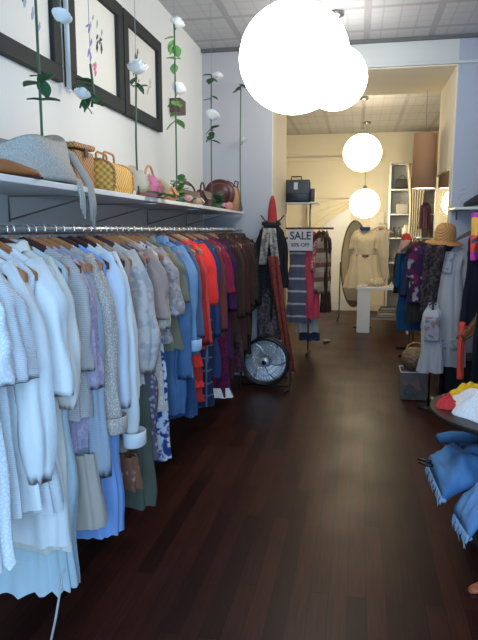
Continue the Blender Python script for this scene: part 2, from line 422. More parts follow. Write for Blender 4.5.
def collar_mesh(wn=.085, z0=-.055):
    bm = bmesh.new(); n = 28; rings = []
    for j, (dr, dz) in enumerate(((0, -.006), (.004, .022), (.016, .016), (.026, -.016))):
        rings.append([bm.verts.new(((wn*.9+dr)*math.cos(2*PI*k/n), (.026+dr)*math.sin(2*PI*k/n), z0+dz-(.012 if math.sin(2*PI*k/n) < -.5 else 0))) for k in range(n)])
    for A, B in zip(rings, rings[1:]):
        for k in range(n): bm.faces.new((A[k], A[(k+1) % n], B[(k+1) % n], B[k]))
    return bm
seedc = [0]
def garment(name, label, cat, y, hem, mat, sl=None, slmat=None, ws=.20, wh=.22, d=.042, dh=.055, folds=7, amp=.010, collar=False,
            skirt=None, ruffles=None, puff=0, r0=.055, r1=.05, out=.02, x=RX, z=RZ, rz=None, hang='l', group='garments on the long left rail', cuff=None, belt=None, scallop=0, neck=.085, buttons=None, hz=0, nohang=False, wc=None):
    """hem, sl: world heights of the hem and of the sleeve ends"""
    seedc[0] += 1; sd = seedc[0]
    if rz is None: rz = R(random.uniform(-7, 9))
    t = thing(name, label, cat, (x, y, z), rz, group)
    if not nohang:
        hanger(y, x, z, {'l': M['hangl'], 'd': M['hangd'], 'y': M['hangy']}[hang], {'l': 'light brown', 'd': 'dark brown', 'y': 'pale yellow-brown'}[hang]+' wooden hanger holding the '+label.split(' on ')[0].split(' just ')[0].split(' below ')[0].split(' at ')[0].split(' nearest ')[0].split(' reaching ')[0].split(' behind ')[0].split(' standing ')[0].split(' with ')[0].split(' hanging ')[0].split(' in ')[0].split(' between ')[0].split(' beside ')[0], rz)
    zh = hem-z
    if skirt:
        zs, smat, sfolds, samp = skirt; zs -= z
        obj('bodice', garment_body(zs, ws, ws*.92, d, d, folds, amp*.6, sd, neck), mat, t, True)
        bm = garment_body(zh, ws*.93, wh, d, dh, sfolds, samp, sd+3, neck)
        vs = [v for v in bm.verts if v.co.z > zs+.03]; bmesh.ops.delete(bm, geom=vs, context='VERTS')
        obj('skirt', bm, smat, t, True)
    else:
        obj('body', garment_body(zh, ws, wh, d, dh, folds, amp, sd, neck, wc=wc, scallop=scallop), mat, t, True)
    if sl:
        L = (z-.14)-sl
        for s in (-1, 1):
            so = obj('sleeve', sleeve_mesh(s, L, r0, r1, ws, puff, out, sd+s), slmat or mat, t, True)
            if cuff:
                bm = bmesh.new(); xx = s*(ws-.035+.05+out*1.4); zz = -.045-.095-L
                lathe(bm, [(r1*1.12, .035), (r1*1.2, .03), (r1*1.2, -.028), (r1*1.1, -.034)], 18, (xx, 0, zz), .78, 1)
                obj('cuff', bm, cuff, so, True)
    if collar: obj('collar', collar_mesh(neck), mat, t, True)
    if belt:
        zz, bmt = belt; zz -= z
        obj('belt', lt([(1, -.02), (1.03, -.012), (1.03, .012), (1, .02)], 32, (0, 0, zz), ws*.99, d*1.35), bmt, t, True)
    if ruffles:
        for (za, zb_, wv, rm) in ruffles:
            bm = bmesh.new(); n = 64; rg = []
            for j in range(7):
                q = j/6; rg.append([bm.verts.new(((wv+.02*q+.010*q*math.sin(13*a+sd))*math.cos(a), (dh+.012*q+.010*q*math.sin(13*a+sd))*math.sin(a), za-z+(zb_-za)*q)) for a in [2*PI*k/n for k in range(n)]])
            for A, B in zip(rg, rg[1:]):
                for k in range(n): bm.faces.new((A[k], A[(k+1) % n], B[(k+1) % n], B[k]))
            obj('ruffle', bm, rm, t, True)
    if buttons:
        for k in range(5):
            obj('button', lt([(0, 0), (.006, .001), (.006, .003), (0, .004)], 10), buttons, t).matrix_local = Matrix.Translation((0, -d*1.25, -.12-k*.085)) @ Matrix.Rotation(R(90), 4, 'X')
    return t

ca = cloth('white_cotton', (.80, .82, .82)); cb = cloth('ice_white_lace', (.70, .76, .80), (.85, .88, .9), 'lace', 70)
cw2 = cloth('soft_white_gauze', (.76, .78, .80), pat='knit', sc=55); cream = cloth('cream_cotton', (.76, .72, .64)); aqua = cloth('pale_aqua_chiffon', (.52, .64, .68))
taupe = cloth('taupe_knit', (.56, .52, .50), pat='knit', sc=40); mauve = cloth('mauve_floral_lace', (.40, .35, .46), (.54, .42, .52), 'print', 38, (.30, .27, .42))
beige = cloth('beige_pleated_chiffon', (.50, .42, .36)); gknit = cloth('grey_blue_knit', (.42, .48, .56), pat='knit', sc=48)
croch = cloth('beige_crochet', (.44, .37, .32), (.66, .60, .54), 'lace', 100); sky = cloth('sky_blue_chiffon', (.24, .40, .74))
gprint = cloth('grey_faded_print', (.60, .56, .52), (.46, .43, .44), 'print', 14, (.66, .58, .52)); tan = cloth('tan_skirt_cloth', (.44, .34, .27))
rust = cloth('rust_flowered_cloth', (.24, .10, .06), (.50, .24, .12), 'floral', 26, (.40, .33, .28)); olive = cloth('grey_olive_twill', (.10, .115, .085))
dusk = cloth('dark_flower_print', (.12, .10, .14), (.45, .33, .33), 'floral', 32, (.30, .34, .5)); seq = cloth('cream_sequin_lace', (.54, .47, .38), (.68, .60, .52), 'lace', 48)
ptaupe = cloth('rose_taupe_chiffon', (.42, .31, .26)); bwp = cloth('blue_white_print', (.62, .66, .74), (.03, .05, .22), 'print', 17, (.03, .05, .2)); gfl = cloth('grey_flowered_silk', (.36, .32, .31), (.5, .45, .45), 'print', 28, (.2, .2, .28))
khaki = cloth('khaki_cotton', (.19, .18, .12)); cham = cloth('chambray', (.065, .14, .28), (.10, .20, .36), 'denim'); ldenim = cloth('light_denim', (.20, .35, .54), (.13, .25, .44), 'denim')
navy = cloth('navy_cotton', (.025, .05, .13)); ddenim = cloth('dark_denim', (.025, .06, .15), (.035, .08, .2), 'denim'); dusty = cloth('dusty_blue_wool', (.09, .13, .22))
red = cloth('red_crepe', (.42, .025, .025)); red2 = cloth('bright_red_cotton', (.80, .04, .03)); plaid = cloth('navy_plaid', (.015, .025, .07), (.10, .14, .20), 'plaid', 11)
deepb = cloth('deep_blue', (.02, .05, .15)); brick = cloth('brick_rose_knit', (.18, .05, .045), pat='knit', sc=40); rasp = cloth('raspberry_silk', (.24, .015, .05)); mag = cloth('magenta_print', (.13, .010, .05), (.06, .01, .05), 'print', 20)
purple = cloth('purple_silk', (.045, .012, .06)); brown = cloth('brown_wool', (.045, .024, .017)); brown2 = cloth('umber_tweed', (.045, .028, .02), (.07, .045, .03), 'print', 50); dbrown = cloth('dark_brown', (.04, .02, .018)); blackc = cloth('black_cloth', (.012, .012, .016))
leop = cloth('leopard_jacket', (.03, .024, .02), (.006, .006, .006), 'print', 30); plum = cloth('plum_cloth', (.06, .014, .03)); pinkc = cloth('dusty_pink', (.55, .25, .28)); wlace = cloth('white_lace_trim', (.7, .66, .62), (.85, .8, .75), 'lace', 60)
G = garment
L = [
 ('dress', 'ice-white dress with a lace hem hanging nearest the camera on the left rail', 'dress', 1.50, .60, cb, dict(sl=1.18, r0=.07, r1=.085, wh=.25, dh=.07, scallop=.02, hang='d')),
 ('dress', 'white short-sleeved dress, second from the camera on the left rail', 'dress', 1.60, .72, cw2, dict(sl=1.17, r0=.075, r1=.09, wh=.23, hang='d')),
 ('blouse', 'long white blouse with full-length gathered sleeves near the left picture edge', 'blouse', 1.70, .70, ca, dict(sl=.80, r0=.065, r1=.06, puff=.02, wh=.23, amp=.014, hang='l', collar=True)),
 ('tunic', 'white pleated tunic with a gathered hem behind the long-sleeved white blouse', 'tunic', 1.77, .66, cw2, dict(wh=.25, folds=13, amp=.010, hang='l')),
 ('dress', 'long white dress with wide elbow sleeves cut off square', 'dress', 1.85, .50, ca, dict(sl=1.06, r0=.075, r1=.08, wh=.22, dh=.06, hang='l')),
 ('dress', 'white cotton dress with puffed elbow sleeves and small buttons', 'dress', 1.92, .43, cream, dict(sl=.98, r0=.055, r1=.045, puff=.03, wh=.21, hang='d', collar=True, buttons=M['steel'])),
 ('maxi_dress', 'pale aqua pleated maxi dress reaching lowest on the rail', 'dress', 1.96, .24, aqua, dict(wh=.19, dh=.07, folds=17, amp=.012, hang='l')),
 ('cardigan', 'short taupe cardigan between white dresses and the mauve lace dress', 'cardigan', 2.06, .88, taupe, dict(sl=1.08, hang='d', out=.01)),
 ('dress', 'mauve flowered lace dress with a beige pleated underskirt', 'dress', 2.11, .42, mauve, dict(skirt=(.74, beige, 14, .012), wh=.25, sl=1.0, r0=.05, r1=.045, hang='l')),
 ('knit_dress', 'grey-blue ribbed knit dress beside the mauve lace dress', 'dress', 2.18, .60, gknit, dict(sl=.62, r0=.055, r1=.045, wh=.22, hang='l')),
 ('cardigan', 'long beige crochet cardigan with open lace pattern', 'cardigan', 2.27, .78, croch, dict(sl=.80, r0=.055, r1=.055, wh=.22, hang='l', cuff=croch)),
 ('maxi_dress', 'sky-blue pleated maxi dress showing below the crochet cardigan', 'dress', 2.34, .28, sky, dict(wh=.24, dh=.07, folds=11, amp=.014, hang='d')),
 ('blouse', 'white-blue blouse with narrow long sleeves behind the crochet cardigan', 'blouse', 2.43, .80, cloth('pale_blue_cotton', (.70, .74, .82)), dict(sl=.84, r0=.055, r1=.045, hang='d')),
 ('blouse', 'cream-white blouse with very long billowing sleeves and ruffled cuffs', 'blouse', 2.52, .70, cloth('warm_white_cotton', (.80, .80, .77)), dict(sl=.66, r0=.06, r1=.055, puff=.02, hang='d', cuff=ca, wh=.23)),
 ('dress', 'tan dress with a rust flowered skirt under the billowing white sleeves', 'dress', 2.60, .38, tan, dict(skirt=(.56, rust, 12, .012), wh=.24, hang='l')),
 ('blouse', 'grey faded-print blouse with drooping sleeves', 'blouse', 2.70, .85, gprint, dict(sl=.92, r0=.065, r1=.06, puff=.02, hang='d')),
 ('trousers_set', 'grey-olive long dress reaching almost to the floor', 'dress', 2.77, .19, olive, dict(wh=.22, hang='l')),
 ('dress', 'dark flower-print dress peeping out beside the grey-olive dress', 'dress', 2.83, .42, dusk, dict(wh=.24, folds=10, hang='l')),
 ('top', 'rose-taupe chiffon top with a fluttering short hem', 'top', 2.90, 1.05, ptaupe, dict(sl=1.16, r0=.06, r1=.085, wh=.23, folds=10, hang='l')),
 ('tunic', 'cream sequinned lace tunic with tiered hem', 'tunic', 2.98, .64, seq, dict(sl=1.10, r0=.06, r1=.07, wh=.23, ruffles=[(.80, .66, .215, seq)], hang='y')),
 ('dress', 'navy and white swirl-print dress showing below the sequinned tunic', 'dress', 3.06, .34, bwp, dict(wh=.23, hang='l')),
 ('top', 'grey flowered silk top with short sleeves', 'top', 3.15, .98, gfl, dict(sl=1.14, r0=.06, r1=.075, wh=.22, hang='l')),
 ('shirt', 'khaki cotton shirt with short sleeves', 'shirt', 3.26, .92, khaki, dict(sl=1.20, r0=.065, r1=.08, collar=True, hang='l')),
 ('denim_dress', 'mid-blue chambray dress with long sleeves', 'dress', 3.38, .50, cham, dict(sl=.72, r0=.055, r1=.05, wh=.22, collar=True, hang='l')),
 ('denim_shirt', 'light blue denim shirt with rolled-up pale cuffs', 'shirt', 3.50, .70, ldenim, dict(sl=.90, r0=.06, r1=.055, collar=True, cuff=cloth('faded_denim_cuff', (.42, .60, .78)), hang='l', buttons=M['chrome'])),
 ('dress', 'dark blue denim dress behind the rolled-sleeve denim shirt', 'dress', 3.60, .42, ddenim, dict(wh=.23, hang='d')),
 ('jacket', 'dusty dark blue jacket between denim and red garments', 'jacket', 3.69, .80, dusty, dict(sl=.92, hang='l')),
 ('dress', 'red ruffled dress with flounces down the side', 'dress', 3.79, .45, red, dict(sl=.86, wh=.22, ruffles=[(.82, .70, .205, red2), (.66, .56, .21, red2), (.54, .46, .215, red)], hang='d')),
 ('long_cardigan', 'long red crepe cardigan beside the bright red blouse', 'cardigan', 3.88, .80, cloth('tomato_crepe', (.62, .07, .06)), dict(sl=.84, hang='l', r0=.05)),
 ('blouse', 'bright scarlet blouse with wide short sleeves', 'blouse', 4.0, 1.0, red2, dict(sl=1.10, r0=.075, r1=.09, puff=.01, hang='y')),
 ('dress', 'navy plaid dress with pale lines under the scarlet blouse', 'dress', 4.10, .34, plaid, dict(wh=.23, hang='d')),
 ('top', 'deep blue long-sleeved top behind the scarlet blouse', 'top', 4.22, .85, deepb, dict(sl=.84, hang='l')),
 ('skirt_dress', 'black and blue long dress behind the deep blue top', 'dress', 4.31, .50, navy, dict(hang='d')),
 ('long_cardigan', 'brick-rose knitted long cardigan', 'cardigan', 4.42, .78, brick, dict(sl=.84, hang='l')),
 ('top', 'raspberry silk top with short sleeves', 'top', 4.55, .98, rasp, dict(sl=1.12, r0=.07, r1=.08, hang='l')),
 ('maxi_dress', 'magenta printed maxi dress edged with white lace', 'dress', 4.66, .26, mag, dict(wh=.23, folds=10, amp=.014, ruffles=[(.33, .25, .235, wlace)], hang='d')),
 ('dress', 'purple silk dress next to the brown coats', 'dress', 4.78, .55, purple, dict(sl=.95, hang='d')),
 ('dress', 'plum long dress beside the purple silk dress', 'dress', 4.90, .35, plum, dict(hang='l')),
 ('coat', 'first brown wool coat past the purple dress', 'coat', 5.02, .72, brown, dict(sl=.86, collar=True, hang='l', d=.05)),
 ('coat', 'umber tweed coat with speckled cloth', 'coat', 5.16, .62, brown2, dict(sl=.84, collar=True, hang='d', d=.05)),
 ('dress', 'dark plum printed long dress among the brown coats', 'dress', 5.28, .32, cloth('plum_print', (.05, .018, .03), (.1, .04, .05), 'print', 30), dict(hang='l')),
 ('coat', 'reddish brown long coat in the far half of the rail', 'coat', 5.40, .50, cloth('red_brown_wool', (.06, .022, .016)), dict(sl=.84, hang='d', d=.05)),
 ('jacket', 'dark brown jacket behind the reddish brown coat', 'jacket', 5.54, .85, dbrown, dict(sl=.90, collar=True, hang='d')),
 ('coat', 'chestnut coat near the far end of the rail', 'coat', 5.67, .60, cloth('chestnut_wool', (.06, .03, .018)), dict(sl=.84, hang='l', d=.05)),
 ('dress', 'black long dress near the far end of the rail', 'dress', 5.80, .38, blackc, dict(hang='d')),
 ('jacket', 'grey-brown tweed jacket second from the far rail end', 'jacket', 5.93, .85, cloth('grey_tweed', (.05, .042, .038), (.025, .02, .02), 'print', 50), dict(sl=.90, hang='d', collar=True)),
 ('jacket', 'black leopard-print jacket last on the far rail end', 'jacket', 6.07, .80, leop, dict(sl=.84, hang='d', collar=True, d=.05)),
]
for (nm, lb, ct, y, hem, mt, kw) in L:
    if nm == 'trousers_set': nm = 'dress'
    G(nm, lb, ct, y, hem, mt, **kw)

# ------------------------------------------------------------------ pictures on the left wall
def picture(y0, y1, z0, z1, label, marks):
    t = thing('framed_picture', label, 'picture', (XL, (y0+y1)/2, z0), 0, 'black framed sketches')
    hw = (y1-y0)/2; h = z1-z0; b = .085; bm = bmesh.new()
    for (a0, a1, c0, c1) in ((-hw, hw, 0, b), (-hw, hw, h-b, h), (-hw, -hw+b, b, h-b), (hw-b, hw, b, h-b)):
        box(bm, (.022, (a0+a1)/2, (c0+c1)/2), (.04, a1-a0, c1-c0), .004)
    obj('frame', bm, M['black'], t)
    obj('paper', span(.003, .014, -hw+b*.8, hw-b*.8, b*.8, h-b*.8), M['paper'], t)
    for (cy, cz, ly, lz, col, n) in marks:
        bm = bmesh.new()
        for k in range(n):
            yy = cy+random.uniform(-ly, ly); zz = cz+random.uniform(-lz, lz); a = random.uniform(.3, 1.5)
            pts = [(.0158, yy+.05*s*math.cos(a)*random.uniform(.3, .8), zz+.05*s*math.sin(a)) for s in (-.6, 0, .6)]
            tube(bm, pts, [.002, .008, .002], 5)
        o = obj('sketch_stroke', bm, plain('sketch_ink', col, .8), t)
ink = (.12, .11, .14)
picture(2.28, 3.20, 2.40, 3.10, 'black framed sketch nearest the camera, cut by the picture edge', [(.12, .42, .12, .08, (.75, .35, .22), 8), (-.02, .40, .15, .10, ink, 9), (.2, .25, .08, .06, (.45, .45, .55), 5)])
picture(3.29, 4.10, 2.40, 3.10, 'middle black framed sketch with violet and pink strokes', [(-.08, .34, .03, .10, (.30, .22, .55), 7), (.06, .36, .04, .06, (.08, .07, .09), 8), (-.02, .18, .02, .05, (.8, .2, .35), 5), (.0, .45, .12, .06, (.5, .5, .5), 4)])
picture(4.12, 4.93, 2.40, 3.10, 'black framed sketch farthest from the camera', [(-.14, .42, .06, .10, ink, 9), (-.12, .34, .05, .06, (.45, .25, .3), 5), (.1, .3, .1, .05, (.5, .48, .46), 4)])
t = thing('clear_tube', 'thin clear plastic tube standing between the first two frames', 'tube', (XL+.05, 3.245, 2.37))
gm, nt, b = newmat('clear_plastic'); b.inputs['Base Color'].default_value = (.75, .8, .8, 1); b.inputs['Roughness'].default_value = .2; b.inputs['Alpha'].default_value = .7
obj('tube_wall', tb([(0, 0, 0), (0, 0, .75)], .014, 10), gm, t, True)
obj('end_cap', tb([(0, 0, -.012), (0, 0, 0)], .016, 10), M['white'], t, True)

# ------------------------------------------------------------------ hanging roses
def bloom_mesh(r, seed=0):
    bm = bmesh.new(); rnd = random.Random(seed)
    for ring, (n, tilt, rr) in enumerate(((3, .12, .45), (4, .35, .65), (5, .62, .85), (6, .95, 1.0))):
        for k in range(n):
            a0 = 2*PI*(k+ring*.37)/n; nu, nv = 5, 5; g = []
            for i in range(nu+1):
                row = []
                for j in range(nv+1):
                    u = (i/nu-.5)*2; v = j/nv
                    aw = a0+u*(PI/n)*1.25*(1-.25*v*v)
                    rad = r*rr*(.25+.75*math.sin(v*PI/2*(.75+tilt*.35)))*(1+.10*tilt*v*v)
                    zz = r*(-.55+1.45*v*(1-.42*tilt)-.12*abs(u)**2*v)
                    row.append(bm.verts.new((rad*math.cos(aw), rad*math.sin(aw), zz)))
                g.append(row)
            for i in range(nu):
                for j in range(nv): bm.faces.new((g[i][j], g[i+1][j], g[i+1][j+1], g[i][j+1]))
    lathe(bm, [(0, r*.45), (r*.25, r*.42), (r*.42, 0), (r*.35, -r*.3), (0, -r*.38)], 10)
    return bm
def leaf_mesh(L_=.06, w_=.022):
    def f(u, v):
        x = (u-.5)*2; y = v
        return (x*w_*math.sin(PI*min(.97, v*.95+.05))**.8, y*L_, -abs(x)*w_*.3*0+abs(x)*.006-.012*v*v)
    return sheet(f, 6, 8)
def rose(label, y, x, zs, tops, leaves, zb, lm=None):
    """zs: stem top; tops: bloom (dz, dy, r); leaves: heights; zb: stem foot"""
    t = thing('hanging_rose', label, 'flower', (x, y, 0), 0, 'white roses hanging in front of the left wall')
    bow = random.uniform(-.012, .012)
    pts = [(bow*math.sin(PI*i/10), .5*bow*math.sin(2*PI*i/10), zb+(zs-zb)*i/10) for i in range(11)]
    obj('stem', tb(pts, .0055, 6), M['stem'], t, True)
    obj('thread', tb([(0, 0, zs-.01), (0, 0, CE)], .0016, 4), M['thread'], t)
    for (bz, by, r) in tops:
        o = obj('bloom', bloom_mesh(r, int(bz*100)), M['petal'], t, True); o.location = (.01, by, bz); o.rotation_euler = (R(random.uniform(-25, 25)), R(random.uniform(5, 30)), 0)
        if abs(by) > .02: obj('side_stem', tb([(0, 0, bz-.06), (.005, by*.5, bz-.04), (.01, by, bz-.01)], .003, 5), M['stem'], t, True)
    lm = lm or M['leaf']; base = leaf_mesh(.068, .026)
    me = None
    for (lz, k) in leaves:
        for j in range(k):
            a = random.uniform(0, 2*PI) if k > 3 else [-.9, 2.4, .8][j % 3]+random.uniform(-.4, .4)
            if me is None: o = obj('leaf', base, lm, t, True); me = o.data
            else:
                o = bpy.data.objects.new('leaf', me); C.objects.link(o); o.parent = t
            o.location = (0, 0, lz+random.uniform(-.03, .03)); o.rotation_euler = (R(random.uniform(-50, 25)), 0, a); s = random.uniform(.8, 1.35); o.scale = (s, s, s)
    if me is None: base.free()
rose('green rose stem at the left before the first black frame', 2.30, -1.26, 2.62, [], [(2.20, 4), (2.14, 2)], 1.79)
rose('small white rose head high between the first two frames', 2.45, -1.24, 2.60, [(2.47, .0, .040)], [], 2.43)
rose('drooping white rose with dark leaves below the middle frame', 2.74, -1.24, 2.36, [(2.20, -.12, .036)], [(2.25, 4), (2.20, 4)], 2.17)
rose('large open white rose in front of the farthest frame', 3.34, -1.24, 2.47, [(2.49, .0, .055)], [(2.41, 4)], 1.79)
rose('tall stem with two white roses and light green leaves right of the frames', 4.08, -1.24, 2.96, [(2.97, .03, .05), (2.55, .04, .052)], [(2.84, 4), (2.72, 3), (2.46, 4), (2.36, 3)], 1.79, M['leafl'])
rose('stem with two white roses, one facing sideways, before the bare wall', 5.12, -1.24, 2.88, [(2.92, .20, .045), (2.55, -.02, .058)], [(2.86, 3), (2.68, 2), (2.44, 4), (2.36, 3)], 1.79)
rose('thin rose stem farthest along the shelf with dark top leaves', 6.22, -1.20, 3.05, [(2.52, .08, .035)], [(3.03, 4)], 1.79)
tag(obj('wall_block', span(XL+.001, XL+.10, 5.25, 5.42, 2.62, 2.74, .004), wood('brown_block_wood', (.10, .05, .04))), 'small brown wooden block mounted on the left wall behind the roses', 'block')

# ------------------------------------------------------------------ things on the shelf
SZ = 1.79
# brown ankle boots
def shoe(x, y, z, rz, mat, label, s=1, group=None, high=0):
    t = thing('boot' if high else 'shoe', label, 'boot' if high else 'shoe', (x, y, z), rz, group)
    t.scale = (s, s, s)
    bm = bmesh.new(); n = 16; rings = []
    for i in range(13):
        q = i/12; x_ = -.12+.26*q; w_ = .032+.012*math.sin(PI*q*1.1)-.012*(q > .9)*(q-.9)*10; h = (.075 if q < .3 else .075-.045*(q-.3)/.7)
        if q > .92: h *= .7
        rings.append([bm.verts.new((x_, w_*math.cos(2*PI*k/n), .012+h*.5+h*.5*math.sin(2*PI*k/n))) for k in range(n)])
    for A, B in zip(rings, rings[1:]):
        for k in range(n): bm.faces.new((A[k], A[(k+1) % n], B[(k+1) % n], B[k]))
    bm.faces.new(rings[0]); bm.faces.new(rings[-1])
    obj('upper', bm, mat, t, True)
    if high: obj('shaft', lt([(.034, 0), (.036, .05), (.042, high), (.038, high), (.032, .02)], 16, (-.085, 0, .06), 1.25, 1), mat, t, True)
    obj('sole', bx((.01, 0, .006), (.265, .075, .012), .004), M['hangd'], t)
    return t
bl = plain('tan_boot_leather', (.33, .11, .04), .45); bl2 = plain('brown_boot_leather', (.36, .13, .04), .45)
shoe(-1.33, 1.90, SZ, R(-50), bl, 'tan leather boot at the near end of the shelf', 1.1, high=.10)
shoe(-1.25, 2.06, SZ, R(60), bl2, 'flat brown leather shoe in front of the grey crochet bag', .75)
# grey slouchy crochet bag, handle hanging over the shelf edge
gcro = cloth('grey_crochet', (.42, .40, .36), (.60, .57, .50), 'lace', 130)
t = thing('crochet_bag', 'large slouchy grey crochet bag with its strap hanging over the shelf edge', 'bag', (-1.34, 2.33, SZ), R(3))
bm = bmesh.new(); n = 48; rings = []
for i in range(15):
    q = i/14; z = .012+.17*q; 
    rings.append([bm.verts.new(((.15-.055*q**2+.012*math.sin(5*a+q*4))*math.cos(a), (.28-.03*q+.012*math.sin(4*a+q*3))*math.copysign(abs(math.sin(a))**.75, math.sin(a)), z+.04*q*math.sin(a)-.012*math.sin(3*a)*q)) for a in [2*PI*k/n for k in range(n)]])
for A, B in zip(rings, rings[1:]):
    for k in range(n): bm.faces.new((A[k], A[(k+1) % n], B[(k+1) % n], B[k]))
bm.faces.new(rings[0])
inn = [bm.verts.new((v.co.x*.7, v.co.y*.85, v.co.z-.04)) for v in rings[-1]]
for k in range(n): bm.faces.new((rings[-1][k], rings[-1][(k+1) % n], inn[(k+1) % n], inn[k]))
bm.faces.new(inn)
obj('bag_body', bm, gcro, t, True)
strm = cloth('taupe_strap', (.50, .44, .38), pat='knit', sc=60)
for k, (dx, dz) in enumerate(((0, 0), (.014, -.03), (.028, .03))):
    pts = [(.05, .18+dx, .17), (.09, .21+dx, .14), (.135, .22+dx, .06), (.158, .23+dx, .02), (.170, .235+dx, -.06), (.168, .24+dx*1.5, -.15+dz)]
    obj('strap', tb(pts, [.012, .014, .014, .013, .012, .008], 8), strm, t, True)
for k in range(3):
    obj('tassel', tb([(.12, .12+.02*k, .04), (.155, .12+.02*k, .02), (.166, .125+.02*k, -.05), (.166, .125+.02*k, -.10-.02*k)], .005, 6), gcro, t, True)
# wicker box bag
wk = wicker('brown_wicker', (.58, .27, .09), 95); wk2 = wicker('golden_wicker', (.88, .46, .09), 55)
t = thing('wicker_box', 'square brown wicker box bag next to the grey crochet bag', 'basket', (-1.38, 2.74, SZ), R(-4))
obj('basket_body', bx((0, 0, .085), (.20, .19, .19), .015), wk, t)
obj('lid', bx((0, 0, .20), (.21, .20, .025), .008), wk, t)
obj('clasp', bx((.107, 0, .17), (.006, .03, .04), .002), M['hangd'], t)
t = thing('wicker_handbag', 'golden round-topped wicker handbag with a flat loop handle', 'basket', (-1.32, 3.06, SZ), R(4))
bm = bmesh.new(); n = 18
prof = [(-.09, 0), (-.10, .03), (-.10, .10)]+[(.10*math.cos(R(180-180*i/12)), .10+.065*math.sin(R(180-180*i/12))) for i in range(1, 12)]+[(.10, .09), (.10, .03), (.09, 0)]
A = [bm.verts.new((x_, -.15, z_)) for x_, z_ in prof]; B = [bm.verts.new((x_, .15, z_)) for x_, z_ in prof]
for k in range(len(A)): bm.faces.new((A[k], A[(k+1) % len(A)], B[(k+1) % len(A)], B[k]))
bm.faces.new(A); bm.faces.new(B)
obj('basket_body', bm, wk2, t)
for s in (-1, 1): obj('end_rim', tb([(x_, .152*s, z_) for x_, z_ in prof], .007, 6, True), wk, t, True)
for s in (-.02, .02): obj('handle', tb([(s, -.085, .16), (s, -.08, .20), (s, -.06, .21), (s, .06, .21), (s, .08, .20), (s, .085, .16)], .006, 8), wk, t, True)
# heap of silk flowers
t = thing('silk_flower_bunch', 'cream and pink silk flowers lying beside the golden wicker handbag', 'flowers', (-1.27, 3.46, SZ)); t.scale = (1.45, 1.45, 1.45)
for k, (x_, y_, z_, r, mk) in enumerate(((0, -.06, .06, .055, 'creampetal'), (.02, .05, .05, .055, 'pink'), (.04, .0, .03, .045, 'pink'), (-.05, .02, .085, .05, 'creampetal'), (.03, .13, .04, .045, 'creampetal'))):
    o = obj('flower_head', bloom_mesh(r, k), M[mk], t, True); o.location = (x_, y_, z_); o.rotation_euler = (R(20*k-30), R(40), 0)
for k in range(3):
    o = obj('leaf', leaf_mesh(.08, .03), M['leafl'], t, True); o.location = (.05, -.08+.08*k, .015); o.rotation_euler = (0, 0, R(-80+20*k))
def handbag(name, label, x, y, rz, w_, dd, h, mat, hr, hm=None, flap=True, hz=None):
    t = thing(name, label, 'bag', (x, y, SZ), rz)
    bm = bmesh.new(); vs = box(bm, (0, 0, h/2), (dd, w_, h))
    for v in bm.verts:
        if v.co.z > h*.6: v.co.x *= .45; v.co.y *= .9
    bmesh.ops.bevel(bm, geom=bm.edges[:], offset=.018, segments=3, affect='EDGES')
    obj('bag_body', bm, mat, t, True)
    if flap: obj('flap', sheet(lambda u, v: (dd*.23+.006+dd*.27*v*.9, (u-.5)*w_*.86*(1-.25*v), h*.97-h*.5*v), 10, 8, .005), hm or mat, t, True)
    if hr:
        hz = hz or hr
        obj('handle', tb([(0, hr*math.cos(R(a)), h-.012+hz*1.15*math.sin(R(a))) for a in range(0, 181, 12)], .008, 8), hm or mat, t, True)
    return t
tl = plain('tan_leather', (.52, .25, .11), .4); tl2 = plain('orange_tan_leather', (.50, .22, .09), .4); dl = plain('dark_brown_leather', (.07, .025, .018), .4); drl = plain('oxblood_leather', (.08, .02, .02), .4)
handbag('handbag', 'tan handbag with an upright round handle', -1.36, 3.86, 0, .28, .12, .14, tl, .085)
handbag('handbag', 'low orange-tan handbag in front of the round-handled one', -1.27, 4.02, R(8), .26, .10, .10, tl2, 0)
t = handbag('shoulder_bag', 'tan leather shoulder bag with a long strap arched on top', -1.34, 4.62, R(-3), .62, .13, .12, plain('saddle_leather', (.40, .18, .08), .45), .26, dl, True, .07)
handbag('clutch_bag', 'beige and white clutch lying before the long-strap bag', -1.24, 4.66, R(10), .26, .09, .06, plain('beige_leather', (.55, .38, .24), .5), 0, plain('white_leather', (.75, .72, .68)))
handbag('handbag', 'dark brown leather handbag left of the green pot plant', -1.34, 5.18, 0, .34, .13, .15, dl, .07)
def flowerpot(y, label, dark, zz=.13):
    t = thing('rose_posy', label, 'flowers', (-1.27, y, SZ))
    obj('base', lt([(0, 0), (.04, 0), (.05, .04), (.035, .055), (0, .055)], 16), M['leaf'], t, True)
    me = None
    for k in range(14):
        a = k*2.4
        if me is None: o = obj('leaf', leaf_mesh(.08, .034), M['leaf'] if dark else M['leafl'], t, True); me = o.data
        else: o = bpy.data.objects.new('leaf', me); C.objects.link(o); o.parent = t
        o.location = (0, 0, .05+zz*(k/14)); o.rotation_euler = (R(random.uniform(-10, 40)), 0, a)
    for k, mk in enumerate(('pink', 'petal')):
        o = obj('flower_head', bloom_mesh(.028, k), M[mk], t, True); o.location = (.06, -.02+.05*k, .035)
flowerpot(4.26, 'fresh green leaves with a pink flower at the foot of the double rose stem', False)
flowerpot(5.50, 'dark green leaves with pink flowers beside the brown felt hat', True, .10)
t = thing('felt_hat', 'dark oxblood felt hat standing on edge near the shelf end', 'hat', (-1.33, 5.80, SZ), R(10))
o = obj('brim', lt([(.08, 0), (.15, .004), (.15, .010), (.08, .008)], 28), drl, t, True); o.location = (0, 0, .15); o.rotation_euler = (R(78), 0, 0)
o2 = obj('crown', lt([(.105, 0), (.10, .06), (.075, .09), (0, .095)], 28), drl, t, True); o2.location = (0, 0, .15); o2.rotation_euler = (R(78), 0, 0)
